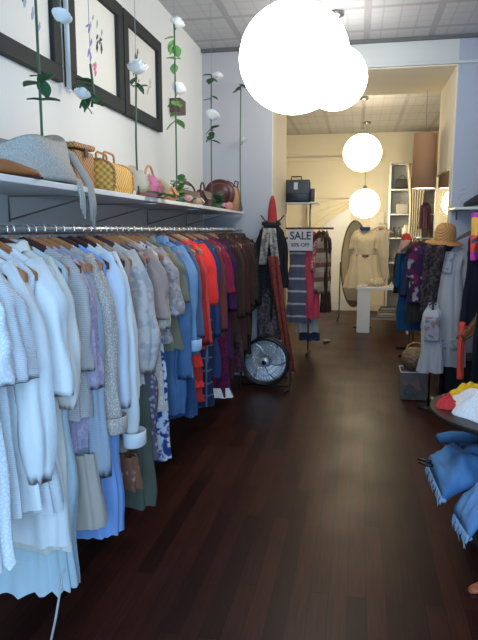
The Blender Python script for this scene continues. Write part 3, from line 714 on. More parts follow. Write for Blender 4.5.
t = handbag('tote_bag', 'tan suede tote bag at the far end of the shelf', -1.27, 6.16, R(0), .30, .16, .25, plain('tan_suede', (.46, .26, .13), .8), 0, None, False)
for s in (-1, 1): obj('handle', tb([(.02, -.10, .24), (.04*s, -.08, .30), (.04*s, .08, .30), (.02, .10, .24)], .006, 6), dl, t, True)
t = thing('cosmetic_pouch', 'small salmon pouch lying beside the tote bag', 'bag', (-1.23, 5.78, SZ))
obj('pouch_body', lt([(0, 0), (.05, .005), (.06, .03), (.045, .07), (0, .08)], 16, (0, 0, 0), .6, 1), cloth('salmon', (.65, .25, .2)), t, True)
obj('pouch_clasp', tb([(0, -.03, .075), (0, .03, .075)], .005, 6), M['steel'], t)

# ------------------------------------------------------------------ end of the left rack: stand, jackets, scarf, fan
t = thing('coat_stand', 'dark coat stand with feet at the end of the left wall', 'coat stand', (-.87, 6.22, 0))
obj('pole', tb([(0, 0, .05), (0, 0, 1.80)], .014, 10), M['blackmetal'], t, True)
for k in range(4):
    a = k*PI/2+.5; obj('leg', tb([(0, 0, .12), (.12*math.cos(a), .12*math.sin(a), .06), (.19*math.cos(a), .16*math.sin(a), .012)], .010, 6), M['blackmetal'], t, True)
for k in range(2): obj('arm', tb([(0, 0, 1.66), ((-1)**k*.08, 0, 1.70), ((-1)**k*.12, 0, 1.75)], .007, 6), M['blackmetal'], t, True)
t = thing('pointed_hat', 'tall narrow red pointed knitted hat on top of the coat stand', 'hat', (-.87, 6.22, 1.66))
obj('hat_body', lt([(.055, 0), (.05, .04), (.042, .15), (.028, .24), (.012, .285), (0, .29)], 20), cloth('red_wool', (.45, .04, .04), pat='knit', sc=60), t, True)
obj('hat_brim', lt([(.050, -.005), (.062, .0), (.060, .035), (.05, .04)], 20), cloth('rust_wool', (.22, .06, .05), pat='knit', sc=60), t, True)
G('jacket', 'black jacket with pale shearling fronts hanging on the coat stand', 'jacket', 6.15, 1.02, blackc, sl=1.02, x=-.87, z=1.72, rz=R(5), ws=.125, wh=.15, r0=.045, r1=.04, nohang=True, group=None, d=.06, dh=.07, collar=True)
t = thing('fringed_scarf', 'cream and grey shearling scarf draped down the front of the black jacket', 'scarf', (-.87, 6.05, 1.64))
for s in (-1, 1):
    obj('scarf_end', sheet(lambda u, v, s=s: (s*(.025+.045*v)+(u-.5)*.075, -.015-.02*math.sin(PI*v)-.008*math.cos(u*9), -.02-.37*v), 8, 14, .014), cloth('shearling', (.36, .33, .28), (.16, .15, .14), 'print', 22), t, True)
G('dress', 'dark patterned long dress under the black jacket at the coat stand', 'dress', 6.27, .45, cloth('dark_pattern', (.05, .04, .05), (.14, .10, .11), 'print', 34), x=-.89, z=1.55, rz=0, ws=.13, wh=.14, nohang=True, group=None)
def scarf_f(u, v): return (-.83+.20*v**1.1+(u-.5)*(.10-.02*v)*(1+.1*math.sin(v*9)), 5.98+.012*math.sin(u*12+v*6)+.05*v, 1.34-1.18*v)
tag(obj('long_scarf', sheet(scarf_f, 12, 40, .008), cloth('brick_red_knit', (.26, .05, .03), (.16, .03, .03), 'print', 40), None, True), 'long brick-red scarf trailing down from the coat stand beside the fan', 'scarf')
# floor fan / round metal drum with a central boss
t = thing('floor_fan', 'round silver floor fan with a black rim below the end of the rail', 'fan', (-.885, 5.86, 0), R(-2))
fz = .285
def ringp(r, y, n=40, z=fz): return [(r*math.cos(2*PI*k/n), y, z+r*math.sin(2*PI*k/n)) for k in range(n)]
bm = bmesh.new(); tube(bm, ringp(.235, 0), .016, 8, True); tube(bm, ringp(.235, .09), .012, 8, True); obj('rim', bm, M['blackmetal'], t, True)
bm = bmesh.new(); lathe(bm, [(.228, 0), (.232, .09), (.20, .11), (0, .12), ], 40)
silver = plain('brushed_silver', (.62, .66, .70), .38, .6, var=.1, sc=8)
o = obj('drum', bm, plain('grey_drum', (.40, .43, .47), .4, .6), t, True); o.rotation_euler = (R(-90), 0, 0); o.location = (0, 0, fz)
for k in range(6):
    a0 = k*2*PI/6
    def bl_(u, v, a0=a0):
        a = a0+(u-.5)*(1.15-.1*v)+.5*v; r = .05+.165*v; return (r*math.cos(a), .045+.018*(u-.5), fz+r*math.sin(a))
    obj('blade', sheet(bl_, 8, 8, .003), silver, t, True)
bm = bmesh.new()
for k in range(36):
    a = 2*PI*k/36; tube(bm, [(.05*math.cos(a), -.028, fz+.05*math.sin(a)), (.14*math.cos(a+.1), -.026, fz+.14*math.sin(a+.1)), (.232*math.cos(a+.2), 0, fz+.232*math.sin(a+.2))], .0016, 4)
for r in (.09, .14, .19): tube(bm, ringp(r, -.024), .0018, 5, True)
obj('grille', bm, M['chrome'], t, True)
obj('hub', lt([(0, .012), (.036, .01), (.045, 0), (.048, -.02)], 24), silver, t, True).matrix_local = Matrix.Translation((0, -.03, fz)) @ Matrix.Rotation(R(90), 4, 'X')
obj('hub_badge', lt([(0, .006), (.022, .005), (.024, 0)], 20), M['blackmetal'], t, True).matrix_local = Matrix.Translation((0, -.041, fz)) @ Matrix.Rotation(R(90), 4, 'X')
for s in (-1, 1): obj('foot', tb([(s*.24, .04, fz), (s*.26, .05, .10), (s*.25, -.02, .014), (s*.22, -.12, .014)], .011, 8), M['blackmetal'], t, True)
obj('cross_bar', tb([(-.25, .05, .03), (.25, .05, .03)], .010, 8), M['blackmetal'], t, True)

# ------------------------------------------------------------------ sale rack in the back room
RY = 7.72
t = thing('garment_rack', 'dark metal garment rack carrying the sale clothes, with a small top shelf', 'clothes rack', (-.66, RY, 0))
for s in (-.25, .06): obj('post', tb([(s, 0.02, .03), (s, 0.02, 1.93)], .012, 8), M['steel'], t, True)
obj('rail', tb([(-.36, 0, 1.62), (.36, 0, 1.62)], .012, 8), M['hangd'], t, True)
obj('top_shelf', bx((-.10, .06, 1.935), (.56, .22, .018), .003), M['white'], t)
for s in (-.25, .06): obj('foot', bx((s, 0.02, .02), (.04, .40, .03), .006), M['blackmetal'], t)
t = thing('satchel', 'black structured bag with a buckle on the small shelf above the sale rack', 'bag', (-.78, RY+.03, 1.945))
obj('bag_body', bx((0, 0, .14), (.36, .13, .28), .02), plain('black_leather', (.012, .016, .018), .35), t, True)
obj('flap', bx((0, -.07, .19), (.35, .012, .17), .005), plain('black_leather_flap', (.02, .025, .027), .3), t)
obj('buckle', bx((0, -.08, .20), (.05, .008, .09), .003), M['steel'], t)
obj('handle', tb([(-.07, 0, .27), (-.06, 0, .32), (.06, 0, .32), (.07, 0, .27)], .009, 8), M['black'], t, True)
obj('side_pocket', bx((.205, 0, .09), (.06, .10, .16), .012), plain('dark_olive_leather', (.05, .045, .03), .4), t, True)
strip = cloth('grey_blue_striped_knit', (.09, .10, .15), (.42, .42, .46), 'hstripe', 6.2)
SG = 'clothes on the sale rack'
def sg(name, label, cat, x, y, hem, mat, **kw):
    return G(name, label, cat, y, hem, mat, x=x, z=1.62, group=SG, **kw)
sg('dress', 'grey-blue knitted dress with pale horizontal stripes below the sale sign', 'dress', -.72, RY-.05, .42, strip, rz=R(4), ws=.13, wh=.15, folds=6, hang='d')
sg('dress', 'long coral-pink dress beside the striped knitted dress', 'dress', -.555, RY-.06, .48, cloth('coral_pink', (.55, .06, .10)), rz=R(40), ws=.075, wh=.085, folds=4, neck=.04, hang='d', nohang=True)
sg('skirt', 'off-white long skirt hanging behind the striped dress', 'skirt', -.62, RY+.06, .28, cloth('greyed_white', (.36, .34, .32)), rz=R(10), ws=.13, wh=.15, hang='d')
sg('jeans', 'dark blue denim garment lowest on the sale rack', 'jeans', -.60, RY+.12, .16, cloth('inky_denim', (.02, .035, .08)), rz=R(5), ws=.12, wh=.13, hang='d')
sg('cardigan', 'cream and brown fair-isle cardigan at the right end of the sale rack', 'cardigan', -.43, RY, .80, cloth('fair_isle', (.42, .34, .25), (.16, .08, .06), 'bands', 5.5, (.34, .26, .2)), rz=R(60), ws=.12, wh=.13, sl=.85, hang='d', r0=.045, r1=.04)
sg('blouse', 'rose print blouse between the coral dress and the cardigan', 'blouse', -.48, RY+.02, .95, cloth('rose_print', (.32, .10, .10), (.55, .35, .3), 'floral', 30), rz=R(70), ws=.13, wh=.13, sl=1.1, hang='d', r0=.045)
sg('dress', 'dark brown dress seen at the far right of the sale rack', 'dress', -.39, RY+.08, .55, dbrown, rz=R(80), ws=.12, wh=.13, hang='d')
# sale sign
def text_mesh(s, size, loc, mat, name, parent, ext=.001, sx=1.0):
    cu = bpy.data.curves.new(name, 'FONT'); cu.body = s; cu.size = size; cu.extrude = ext; cu.align_x = 'CENTER'; cu.align_y = 'CENTER'; cu.offset = size*.018
    tmp = bpy.data.objects.new(name+'_tmp', cu); C.objects.link(tmp)
    dg = bpy.context.evaluated_depsgraph_get(); me = bpy.data.meshes.new_from_object(tmp.evaluated_get(dg)); bpy.data.objects.remove(tmp)
    me.materials.clear(); me.materials.append(mat)
    o = bpy.data.objects.new(name, me); C.objects.link(o); o.parent = parent; o.location = loc; o.rotation_euler = (R(90), 0, 0); o.scale = (sx, 1, 1); return o
t = thing('sale_sign', 'white SALE card hung on the front of the sale rack', 'sign', (-.70, RY-.19, 1.345), R(8))
obj('card', bx((0, 0, .13), (.31, .004, .26), .001), plain('white_card', (.55, .54, .58), .7, var=.02), t)
ik = plain('black_sign_ink', (.02, .02, .03), .7)
text_mesh('SALE', .135, (0, -.004, .18), ik, 'headline', t, sx=.92)
text_mesh('50% OFF', .062, (0, -.004, .07), ik, 'small_print', t)
obj('string', tb([(-.10, 0, .255), (0, .10, .29), (.10, 0, .255)], .0015, 4), M['thread'], t)
t = shoe(-.40, 8.6, 0, R(60), plain('pale_shoe', (.45, .42, .38), .6), 'pale shoe lying alone on the floor past the sale rack', .55)

# ------------------------------------------------------------------ back room: counter, dress, mirror, shelves
t = thing('counter_table', 'white counter table with one solid end panel', 'table', (.42, 9.75, 0))
obj('tabletop', bx((0, 0, .70), (.82, .50, .04), .004), M['white'], t)
obj('end_panel', bx((-.30, -.02, .34), (.20, .44, .68), .004), M['white'], t)
obj('end_panel', bx((.38, 0, .34), (.04, .46, .68), .004), M['white'], t)
obj('lower_shelf', bx((.09, 0, .22), (.56, .40, .03), .004), plain('grey_shelf', (.25, .25, .26)), t)
fold = [(.40, (.30, .24, .18), 'brown'), (.43, (.50, .36, .28), 'peach'), (.46, (.22, .22, .25), 'grey'), (.49, (.36, .32, .27), 'beige')]
for k, (zz, c_, nm) in enumerate(fold):
    bm = bx((0, 0, 0), (.40-.02*k, .30, .038), .016)
    o = tag(obj('folded_sweater', bm, cloth('folded_'+nm, c_), None, True, (.52+.01*k, 9.70, .256+k*.038)), nm+' folded sweater in the pile under the white counter, '+['at the bottom', 'second up', 'third up', 'on top'][k], 'sweater', 'folded sweaters under the counter')
def jar(x, y, z, r, h, mat, label, name='jar'):
    t = thing(name, label, name.replace('_', ' '), (x, y, z))
    obj('jar_body', lt([(0, 0), (r*.85, 0), (r, h*.25), (r*.9, h*.7), (r*.5, h*.82), (r*.5, h*.85), (0, h*.85)], 16), mat, t, True)
    obj('lid', lt([(0, h*.85), (r*.55, h*.85), (r*.55, h*.96), (r*.15, h), (0, h)], 16), M['chrome'], t, True)
jar(.62, 9.62, .72, .035, .10, M['chrome'], 'small shiny silver jar at the right of the white counter')
jar(.53, 9.66, .72, .028, .07, M['chrome'], 'smaller silver jar left of the shiny one on the counter')
t = thing('straw_basket', 'cream heap of straw hats in a low basket on the counter', 'basket', (.30, 9.78, .72))
obj('basket_body', lt([(0, 0), (.13, 0), (.16, .06), (.15, .06), (.12, .02), (0, .02)], 24), wicker('cream_wicker', (.55, .45, .3), 30), t, True)
obj('straw_contents', lt([(.13, .04), (.11, .10), (.05, .14), (0, .145)], 20), wicker('cream_straw', (.6, .52, .38), 40), t, True)
t = thing('dish', 'small white dish on the near edge of the counter', 'dish', (.12, 9.60, .72))
obj('bowl', lt([(0, 0), (.04, 0), (.06, .03), (.056, .03), (.036, .006), (0, .006)], 20), M['white'], t, True)
# dress form
t = thing('dress_form', 'dress form on a pole wearing the beige belted dress', 'mannequin', (.11, 10.05, 0))
obj('base', lt([(0, 0), (.16, 0), (.15, .02), (.03, .04), (0, .04)], 24), M['blackmetal'], t, True)
obj('pole', tb([(0, 0, .03), (0, 0, .9)], .015, 10), M['blackmetal'], t, True)
obj('torso', lt([(0, .82), (.13, .84), (.145, .95), (.105, 1.18), (.13, 1.38), (.14, 1.46), (.06, 1.54), (.045, 1.60), (0, 1.61)], 28, (0, 0, 0), 1, .62), cloth('linen_form', (.45, .38, .28)), t, True)
t = G('dress', 'pale beige short-sleeved dress with a thin brown belt on the dress form', 'dress', 10.05, .66, cloth('pale_beige_dress', (.62, .53, .36)), x=.11, z=1.68, rz=R(-4), ws=.185, wh=.30, d=.10, dh=.20, folds=10, amp=.018, sl=1.30, r0=.06, r1=.07, out=.0, skirt=(1.18, cloth('pale_beige_skirt', (.62, .53, .36)), 10, .018), belt=(1.19, plain('brown_belt', (.18, .06, .04), .5)), nohang=True, group=None, neck=.075)
obj('neck_scarf', lt([(.055, -.09), (.09, -.05), (.075, -.03), (.05, -.04)], 20, (0, -.03, 0)), cloth('blue_neck_scarf', (.03, .09, .22)), t, True)
G('dress', 'plain cream dress on the wall to the right of the belted dress', 'dress', 10.35, .80, cloth('cream_dress', (.58, .52, .40)), x=.37, z=1.70, rz=R(0), ws=.13, wh=.16, group=None, hang='y')
t = thing('wall_hook', 'thin rail holding the plain cream dress beside the oval mirror', 'hook', (.37, 10.35, 1.70))
obj('hook_bar', tb([(-.05, .0, -.001), (.10, .0, -.001)], .006, 8), M['steel'], t); obj('post', tb([(.10, 0, 0), (.10, .02, -1.69)], .008, 8), M['steel'], t)
t = thing('oval_mirror', 'oval standing mirror with a dark rim behind the beige dress', 'mirror', (-.045, 10.55, 0), R(-14))
def oval(rx, rzv, n=40, y=0): return [(rx*math.cos(2*PI*k/n), y, 1.02+rzv*math.sin(2*PI*k/n)) for k in range(n)]
obj('frame', tb(oval(.23, .74), .013, 8, True), plain('olive_frame', (.12, .11, .07), .4), t, True)
bm = bmesh.new(); vs = [bm.verts.new(p) for p in oval(.226, .735)]; bm.faces.new(vs); r_ = bmesh.ops.extrude_face_region(bm, geom=bm.faces[:]); bmesh.ops.translate(bm, verts=[v for v in r_['geom'] if isinstance(v, bmesh.types.BMVert)], vec=(0, .01, 0))
obj('mirror_glass', bm, mm, t)
for s in (-1, 1): obj('stand_leg', tb([(s*.245, 0, 1.05), (s*.25, .0, .1), (s*.25, -.12, .012)], .011, 6), M['blackmetal'], t, True)
# shelving on the back
def shelving(x0, x1, y, label, items):
    t = thing('shelf_unit', label, 'shelving', ((x0+x1)/2, y, 0)); hw = (x1-x0)/2
    for s in (-1, 1): obj('side_panel', bx((s*hw, 0, 1.40), (.03, .32, 2.8), .003), M['white'], t)
    obj('back_panel', bx((0, .155, 1.40), (2*hw-.03, .01, 2.76)), plain('grey_back', (.42, .42, .40)), t)
    for z in (.12, .55, 1.0, 1.45, 1.88, 2.32, 2.78): obj('shelf', bx((0, 0, z), (2*hw-.03, .31, .022), .002), M['white'], t)
    k = 0
    for (z, xs) in items:
        for (dx, kind, col, nm) in xs:
            x_ = (x0+x1)/2+dx; zz = z+.0125; k += 1
            if kind == 'bag':
                q = thing('handbag', nm, 'bag', (x_, y-.02, zz), R(90))
                bm = bx((0, 0, .09), (.10, .22, .18), .02); obj('bag_body', bm, plain('shelf_bag', col), q, True)
                obj('handle', tb([(0, .06*math.cos(R(a)), .175+.07*math.sin(R(a))) for a in range(0, 181, 20)], .006, 6), plain('shelf_bag_handle', shade(col, .6)), q, True)
            elif kind == 'box':
                q = thing('storage_box', nm, 'box', (x_, y-.02, zz))
                obj('box_body', bx((0, 0, .07), (.20, .2, .14), .004), plain('box_card', col), q); obj('lid', bx((0, 0, .15), (.21, .21, .03), .004), plain('box_lid', shade(col, .8)), q)
            elif kind == 'bottle':
                q = thing('bottle', nm, 'bottle', (x_, y-.06, zz))
                obj('bottle_body', lt([(0, 0), (.03, 0), (.032, .10), (.012, .14), (.012, .17), (0, .17)], 14), plain('bottle_glass', col, .2), q, True); obj('cap', lt([(0, .19), (.014, .19), (.014, .165), (0, .165)], 12), M['blackmetal'], q)
            elif kind == 'vase':
                q = thing('vase', nm, 'vase', (x_, y-.02, zz))
                obj('vase_body', lt([(0, 0), (.05, 0), (.09, .08), (.07, .16), (.035, .2), (.04, .23), (.034, .23), (.03, .2), (0, .19)], 20), plain('vase_glaze', col, .3), q, True); obj('foot_ring', lt([(.045, 0), (.055, 0), (.055, .012), (.045, .012)], 20), plain('vase_foot', shade(col, .6)), q)
shelving(.55, .97, 11.55, 'white back shelf unit left of the cream curtain', [
  (2.32, ((0, 'bag', (.05, .05, .05), 'black bag on the upper shelf of the back shelf unit'),)),
  (1.88, ((.02, 'bag', (.40, .38, .34), 'grey handbag on the middle shelf left of the curtain'),)),
  (1.45, ((-.11, 'bottle', (.05, .06, .06), 'dark bottle at left on the mid shelf of the left unit'), (-.02, 'bottle', (.1, .1, .1), 'dark bottle beside the white vase on the left unit'), (.10, 'vase', (.6, .58, .52), 'white vase on the mid shelf of the left unit'))),
  (1.0, ((0, 'box', (.30, .28, .25), 'grey box on the lower shelf of the left unit'),)),
  (.55, ((0, 'box', (.2, .17, .15), 'brown box near the bottom of the left unit'),))])
shelving(1.12, 1.58, 11.55, 'white back shelf unit right of the cream curtain', [
  (2.32, ((0, 'vase', (.4, .4, .36), 'grey-green vase on the upper shelf of the right unit'),)),
  (1.88, ((0.02, 'bag', (.35, .33, .28), 'grey handbag on the right back shelf unit'),)),
  (1.45, ((-.09, 'bottle', (.3, .15, .1), 'amber bottle on the right back shelf unit'), (.09, 'box', (.4, .3, .25), 'tan box on the right back shelf unit'))),
  (1.0, ((0, 'box', (.3, .2, .2), 'rosy box on the right back shelf unit'),))])
t = G('top', 'dark maroon top hung on the front of the back shelving', 'top', 11.28, 1.62, cloth('maroon_dark', (.07, .03, .05)), x=1.16, z=2.13, rz=R(0), ws=.10, wh=.12, neck=.05, group=None, nohang=True)
t['label'] = 'dark maroon top pinned beside the cream curtain at the back'
tag(obj('wall_panel', span(.22, .50, BY-.04, BY-.001, 1.3, 1.95, .004), plain('pinned_card', (.75, .70, .58))), 'pale board on the back wall right of the beige dress', 'board')

# ------------------------------------------------------------------ right back rack by the mirror
t = thing('garment_rack', 'chrome garment rack below the tan cylinder lamp', 'clothes rack', (.72, 7.95, 0))
obj('rail', tb([(0, -.55, 1.50), (0, .35, 1.50)], .013, 8), M['chrome'], t, True)
for s in (-.22, .35): obj('post', tb([(0, s, .02), (0, s, 1.50)], .012, 8), M['steel'], t, True); obj('foot', bx((0, s, .02), (.34, .04, .03), .006), M['blackmetal'], t)
RG = 'clothes on the rack under the tan lamp'
def rg(name, label, cat, y, hem, mat, rz=0, **kw):
    kw.setdefault('ws', .16); kw.setdefault('wh', .17)
    return G(name, label, cat, y, hem, mat, x=.72, z=1.50, group=RG, rz=R(rz), **kw)
tb_ = cloth('teal_blue', (.01, .10, .24))
rg('top', 'purple and magenta patterned top nearest on the rack under the tan lamp', 'top', 7.42, .75, cloth('violet_magenta_print', (.05, .022, .10), (.18, .02, .09), 'print', 7, (.34, .35, .42)), 10, hang='d', sl=1.05, ws=.09, wh=.10, r0=.04, r1=.04)
rg('dress', 'dark grey dress behind the patterned top', 'dress', 7.50, .50, cloth('charcoal', (.03, .03, .04)), 4, hang='d', ws=.12, wh=.13)
rg('jacket', 'navy jacket between the dark grey dress and the teal-blue dress', 'jacket', 7.60, .62, navy, -6, hang='d', sl=.8, ws=.12, wh=.13, r0=.04)
rg('maxi_dress', 'long teal-blue dress on the rack under the tan lamp', 'dress', 7.71, .36, cloth('teal_blue', (.008, .07, .18)), 4, hang='d', ws=.20, wh=.21, sl=.9, r0=.04, r1=.04)
rg('dress', 'brown-red striped dress at the back of the rack under the tan lamp', 'dress', 7.86, .55, cloth('brown_red_stripe', (.10, .03, .03), (.22, .15, .1), 'hstripe', 9), 4, hang='l')
rg('coat', 'black coat farthest back on the rack under the tan lamp', 'coat', 8.02, .50, cloth('soot_black', (.02, .016, .016)), 0, hang='l', sl=.8, ws=.19)
t = thing('knit_beanie', 'coral-red and pale pink knitted cap on the near end of the chrome rack', 'hat', (.58, 7.62, 1.43), R(0))
obj('cap_crown', lt([(.06, .02), (.062, .07), (.04, .12), (0, .135)], 18), cloth('coral_knit', (.62, .06, .04), pat='knit', sc=60), t, True)
obj('cap_lining', sheet(lambda u, v: (-.06+.10*u-.05*v, -.055+.02*math.sin(u*6), .05-.16*v), 8, 8, .012), cloth('pale_pink_knit', (.62, .38, .30)), t, True)

# ------------------------------------------------------------------ mannequin with straw hat by the pier
t = thing('mannequin', 'dark headed display mannequin wearing the straw hat beside the pier', 'mannequin', (.83, 5.78, 0))
mk = plain('matte_black_mannequin', (.014, .013, .016), .5)
obj('base', lt([(0, 0), (.17, 0), (.16, .02), (.03, .035), (0, .035)], 28), M['blackmetal'], t, True)
obj('pole', tb([(0, 0, .03), (0, 0, .80)], .016, 10), M['blackmetal'], t, True)
obj('torso', lt([(0, .74), (.13, .76), (.15, .88), (.11, 1.06), (.14, 1.24), (.15, 1.30), (.06, 1.37), (.045, 1.42), (0, 1.43)], 28, (0, 0, 0), 1, .65), mk, t, True)
obj('head', lt([(0, 1.38), (.045, 1.385), (.065, 1.44), (.085, 1.51), (.083, 1.56), (.05, 1.61), (0, 1.625)], 24, (-.03, 0, 0), .9, 1.05), mk, t, True)
t = thing('straw_hat', 'tan straw hat with a round crown on the mannequin', 'hat', (.775, 5.76, 1.505), 0); t.scale = (.9, .9, .95)
hs = wicker('straw_braid', (.56, .27, .08), 70)
o = obj('crown', lt([(.108, 0), (.104, .08), (.09, .135), (.05, .165), (0, .17)], 32), hs, t, True); o.rotation_euler = (R(6), R(4), 0)
o = obj('brim', lt([(.10, .006), (.14, -.004), (.185, -.022), (.187, -.028), (.14, -.012), (.098, -.002)], 36, (0, 0, 0), 1, 1), hs, t, True); o.rotation_euler = (R(6), R(4), 0)
obj('hat_band', lt([(.106, .0), (.108, .004), (.106, .028), (.103, .03)], 32), plain('brown_band', (.20, .10, .05)), t, True)
def emb_cloth():
    return cloth('embroidered_white', (.42, .42, .46), (.42, .42, .46), 'print', 3)
emb = cloth('grey_white_cotton', (.46, .44, .45)); fl = cloth('embroidered_flowers', (.43, .43, .46), (.20, .22, .25), 'floral', 40, (.32, .20, .18))
t = G('robe', 'long grey-white embroidered dress on the mannequin under the straw hat', 'dress', 5.76, .36, emb, x=.83, z=1.53, rz=R(-18), ws=.145, wh=.19, wc=.11, d=.10, dh=.13, folds=6, amp=.012, sl=.95, r0=.06, r1=.055, out=.01, nohang=True, group=None, neck=.07)
obj('embroidered_yoke', sheet(lambda u, v: ((u-.5)*.11*(1-.3*v), -.098-.016*math.cos((u-.5)*2.5)-.012*v, -.12-.20*v), 8, 8, .003), fl, t, True)
obj('embroidered_band', sheet(lambda u, v: ((u-.5)*.34, -.152+.13*abs(u-.5)**2*2, -.90-.10*v), 14, 4, .003), fl, t, True)
def scf(u, v): return (.60+(.17-.03*v)*u-.03*math.sin(v*2), 5.60-.02*math.sin(u*9+v*3), 1.47-.62*v-.02*math.sin(u*5)*v)
tag(obj('shawl', sheet(scf, 10, 20, .01), cloth('black_brown_shawl', (.025, .02, .022), (.09, .06, .055), 'print', 30), None, True), 'black and brown fringed shawl hanging at the left shoulder of the mannequin', 'shawl')
t = G('dress', 'smaller white dress with a flowered front, standing before the long robe', 'dress', 5.52, .33, emb, x=.675, z=1.00, rz=R(-6), ws=.085, wh=.11, d=.045, dh=.05, folds=5, nohang=True, group=None, neck=.04)
obj('printed_front', sheet(lambda u, v: ((u-.5)*.13, -.062-.006*math.cos((u-.5)*3), -.16-.22*v), 8, 8, .003), cloth('portrait_print', (.36, .34, .36), (.30, .16, .18), 'print', 20, (.14, .20, .22)), t, True)
t2 = thing('display_stand', 'thin black stand holding up the small flowered white dress', 'stand', (.675, 5.54, 0))
obj('pole', tb([(0, 0, .01), (0, 0, .96)], .009, 8), M['blackmetal'], t2, True); obj('base', lt([(0, 0), (.10, 0), (.10, .012), (0, .015)], 20), M['blackmetal'], t2, True); obj('shoulder_bar', tb([(-.05, 0, .93), (0, 0, .96), (.05, 0, .93)], .007, 6), M['blackmetal'], t2, True)
# black chest behind
t = thing('black_chest', 'low black chest standing under the mannequin robe against the pier', 'chest', (1.02, 6.1, 0))
obj('chest_body', bx((0, 0, .17), (.42, .40, .34), .008), M['blackmetal'], t); obj('lid', bx((0, 0, .355), (.44, .42, .03), .006), M['black'], t)
# clear crate and basket on the floor
t = thing('clear_crate', 'clear plastic crate with dark shoes on the floor left of the mannequin', 'crate', (.56, 5.85, 0))
gm2, nt, b = newmat('cloudy_plastic'); b.inputs['Base Color'].default_value = (.16, .165, .18, 1); b.inputs['Roughness'].default_value = .25; b.inputs['Alpha'].default_value = .28
bm = bmesh.new()
for (c_, s_) in (((0, -.13, .14), (.24, .006, .26)), ((0, .13, .14), (.24, .006, .26)), ((-.12, 0, .14), (.006, .26, .26)), ((.12, 0, .14), (.006, .26, .26)), ((0, 0, .012), (.24, .26, .006))): box(bm, c_, s_)
obj('crate_wall', bm, gm2, t)
bm = bmesh.new(); tube(bm, [(-.123, -.133, .275), (.123, -.133, .275), (.123, .133, .275), (-.123, .133, .275)], .006, 6, True); obj('rim', bm, M['white'], t)
for k, (dx, lbl, c_) in enumerate(((-.055, 'black shoe at left inside the clear crate', (.02, .02, .022)), (.02, 'black shoe in the middle of the clear crate', (.03, .028, .03)))):
    shoe(.56+dx, 5.85, .02, R(90), plain('crate_shoe', c_), lbl, .75, 'shoes in the clear crate')
tag(obj('pink_cloth', sheet(lambda u, v: (.55+(u-.5)*.15, 5.85+(v-.5)*.18, .13+.03*math.sin(u*5)*math.cos(v*4)), 10, 10, .012), cloth('dusty_rose_cloth', (.30, .08, .09)), None, True), 'dusty rose cloth folded on the shoes in the clear crate', 'cloth')
t = thing('wicker_basket', 'brown woven basket on the crate left of the mannequin', 'basket', (.575, 5.87, .285))
obj('basket_body', lt([(0, 0), (.10, 0), (.135, .08), (.12, .15), (.08, .19), (0, .2)], 24), wicker('dull_brown_wicker', (.20, .12, .06), 40), t, True)
obj('handle', tb([(.09*math.cos(R(a)), 0, .16+.09*math.sin(R(a))) for a in range(0, 181, 15)], .007, 6), wk, t, True)

# ------------------------------------------------------------------ right wall: small shelf, scarves, clothes rail
t = thing('wall_shelf', 'small white shelf on the pier beside the mirror', 'shelf', (1.06, 6.17, 1.80))
obj('board', bx((0, 0, 0), (.36, .44, .025), .004), M['white'], t)
for s in (-.1, .1): obj('bracket', tb([(s, .21, -.10), (s, .20, -.015), (s, -.12, -.018)], .006, 6), M['steel'], t, True)
t = thing('ankle_boot', 'black pointed high-heeled boot on the small white shelf', 'boot', (1.11, 6.10, 1.8135), R(195)); bt = plain('black_suede', (.02, .02, .026), .6)
bm = bmesh.new(); rings = []
for i in range(13):
    q = i/12; x_ = -.10+.24*q; cz = .15-.13*q**.8; hh = .115-.085*q; ww = .036-.02*q*q
    rings.append([bm.verts.new((x_, ww*math.cos(2*PI*k/14), cz*.6+.02+hh*.7*math.sin(2*PI*k/14)+hh*.25)) for k in range(14)])
for A, B in zip(rings, rings[1:]):
    for k in range(14): bm.faces.new((A[k], A[(k+1) % 14], B[(k+1) % 14], B[k]))
bm.faces.new(rings[0]); bm.faces.new(rings[-1])
zmin = min(v.co.z for v in bm.verts)
for v in bm.verts: v.co.z -= zmin
obj('upper', bm, bt, t, True); obj('shaft', lt([(.036, 0), (.042, .12), (.037, .12), (.03, .01)], 16, (-.06, 0, .13), 1.2, 1), bt, t, True); obj('heel', lt([(0, 0), (.010, 0), (.02, .09), (0, .09)], 10, (-.085, 0, 0)), bt, t, True)
t = thing('wire_ornament', 'small wire ornament beside the black boot on the white shelf', 'ornament', (.95, 6.10, 1.8135))
obj('wire', tb([(0, 0, .0), (.02, 0, .05), (-.03, 0, .08), (.03, 0, .13), (-.01, 0, .16), (.03, 0, .17)], .004, 6), M['steel'], t, True); obj('base', lt([(0, 0), (.03, 0), (.03, .008), (0, .01)], 14), M['steel'], t)
def hangscarf(name, label, x, y, z0, z1, w0, w1, mat, ph=0, th=.012, sway=0, cat='scarf'):
    f = lambda u, v: (x+.018*math.sin(u*10+v*4+ph)+sway*v, y+(u-.5)*(w0+(w1-w0)*v)*(1+.12*math.sin(v*11+ph)), z0+(z1-z0)*v+.015*math.sin(u*7+ph)*(v > .95))
    return tag(obj(name, sheet(f, 14, 26, th), mat, None, True), label, cat)
t = thing('clothes_rail', 'short dark rail on the right wall carrying scarves and dresses', 'clothes rail', (1.02, 0, 0))
obj('pipe', tb([(0, 4.4, 1.66), (0, 5.7, 1.66)], .013, 8), M['blackmetal'], t, True)
for y_ in (4.5, 5.6): obj('bracket', tb([(0, y_, 1.66), (.22, y_, 1.66)], .010, 6), M['blackmetal'], t, True)
t = thing('peg_rail', 'high dark peg on the right wall holding the violet scarf', 'peg', (1.24, 5.3, 2.46))
obj('peg', tb([(0, 0, 0), (-.19, 0, .0), (-.20, 0, .02)], .009, 8), M['blackmetal'], t, True); obj('plate', bx((-.002, 0, 0), (.014, .05, .05), .003), M['blackmetal'], t)
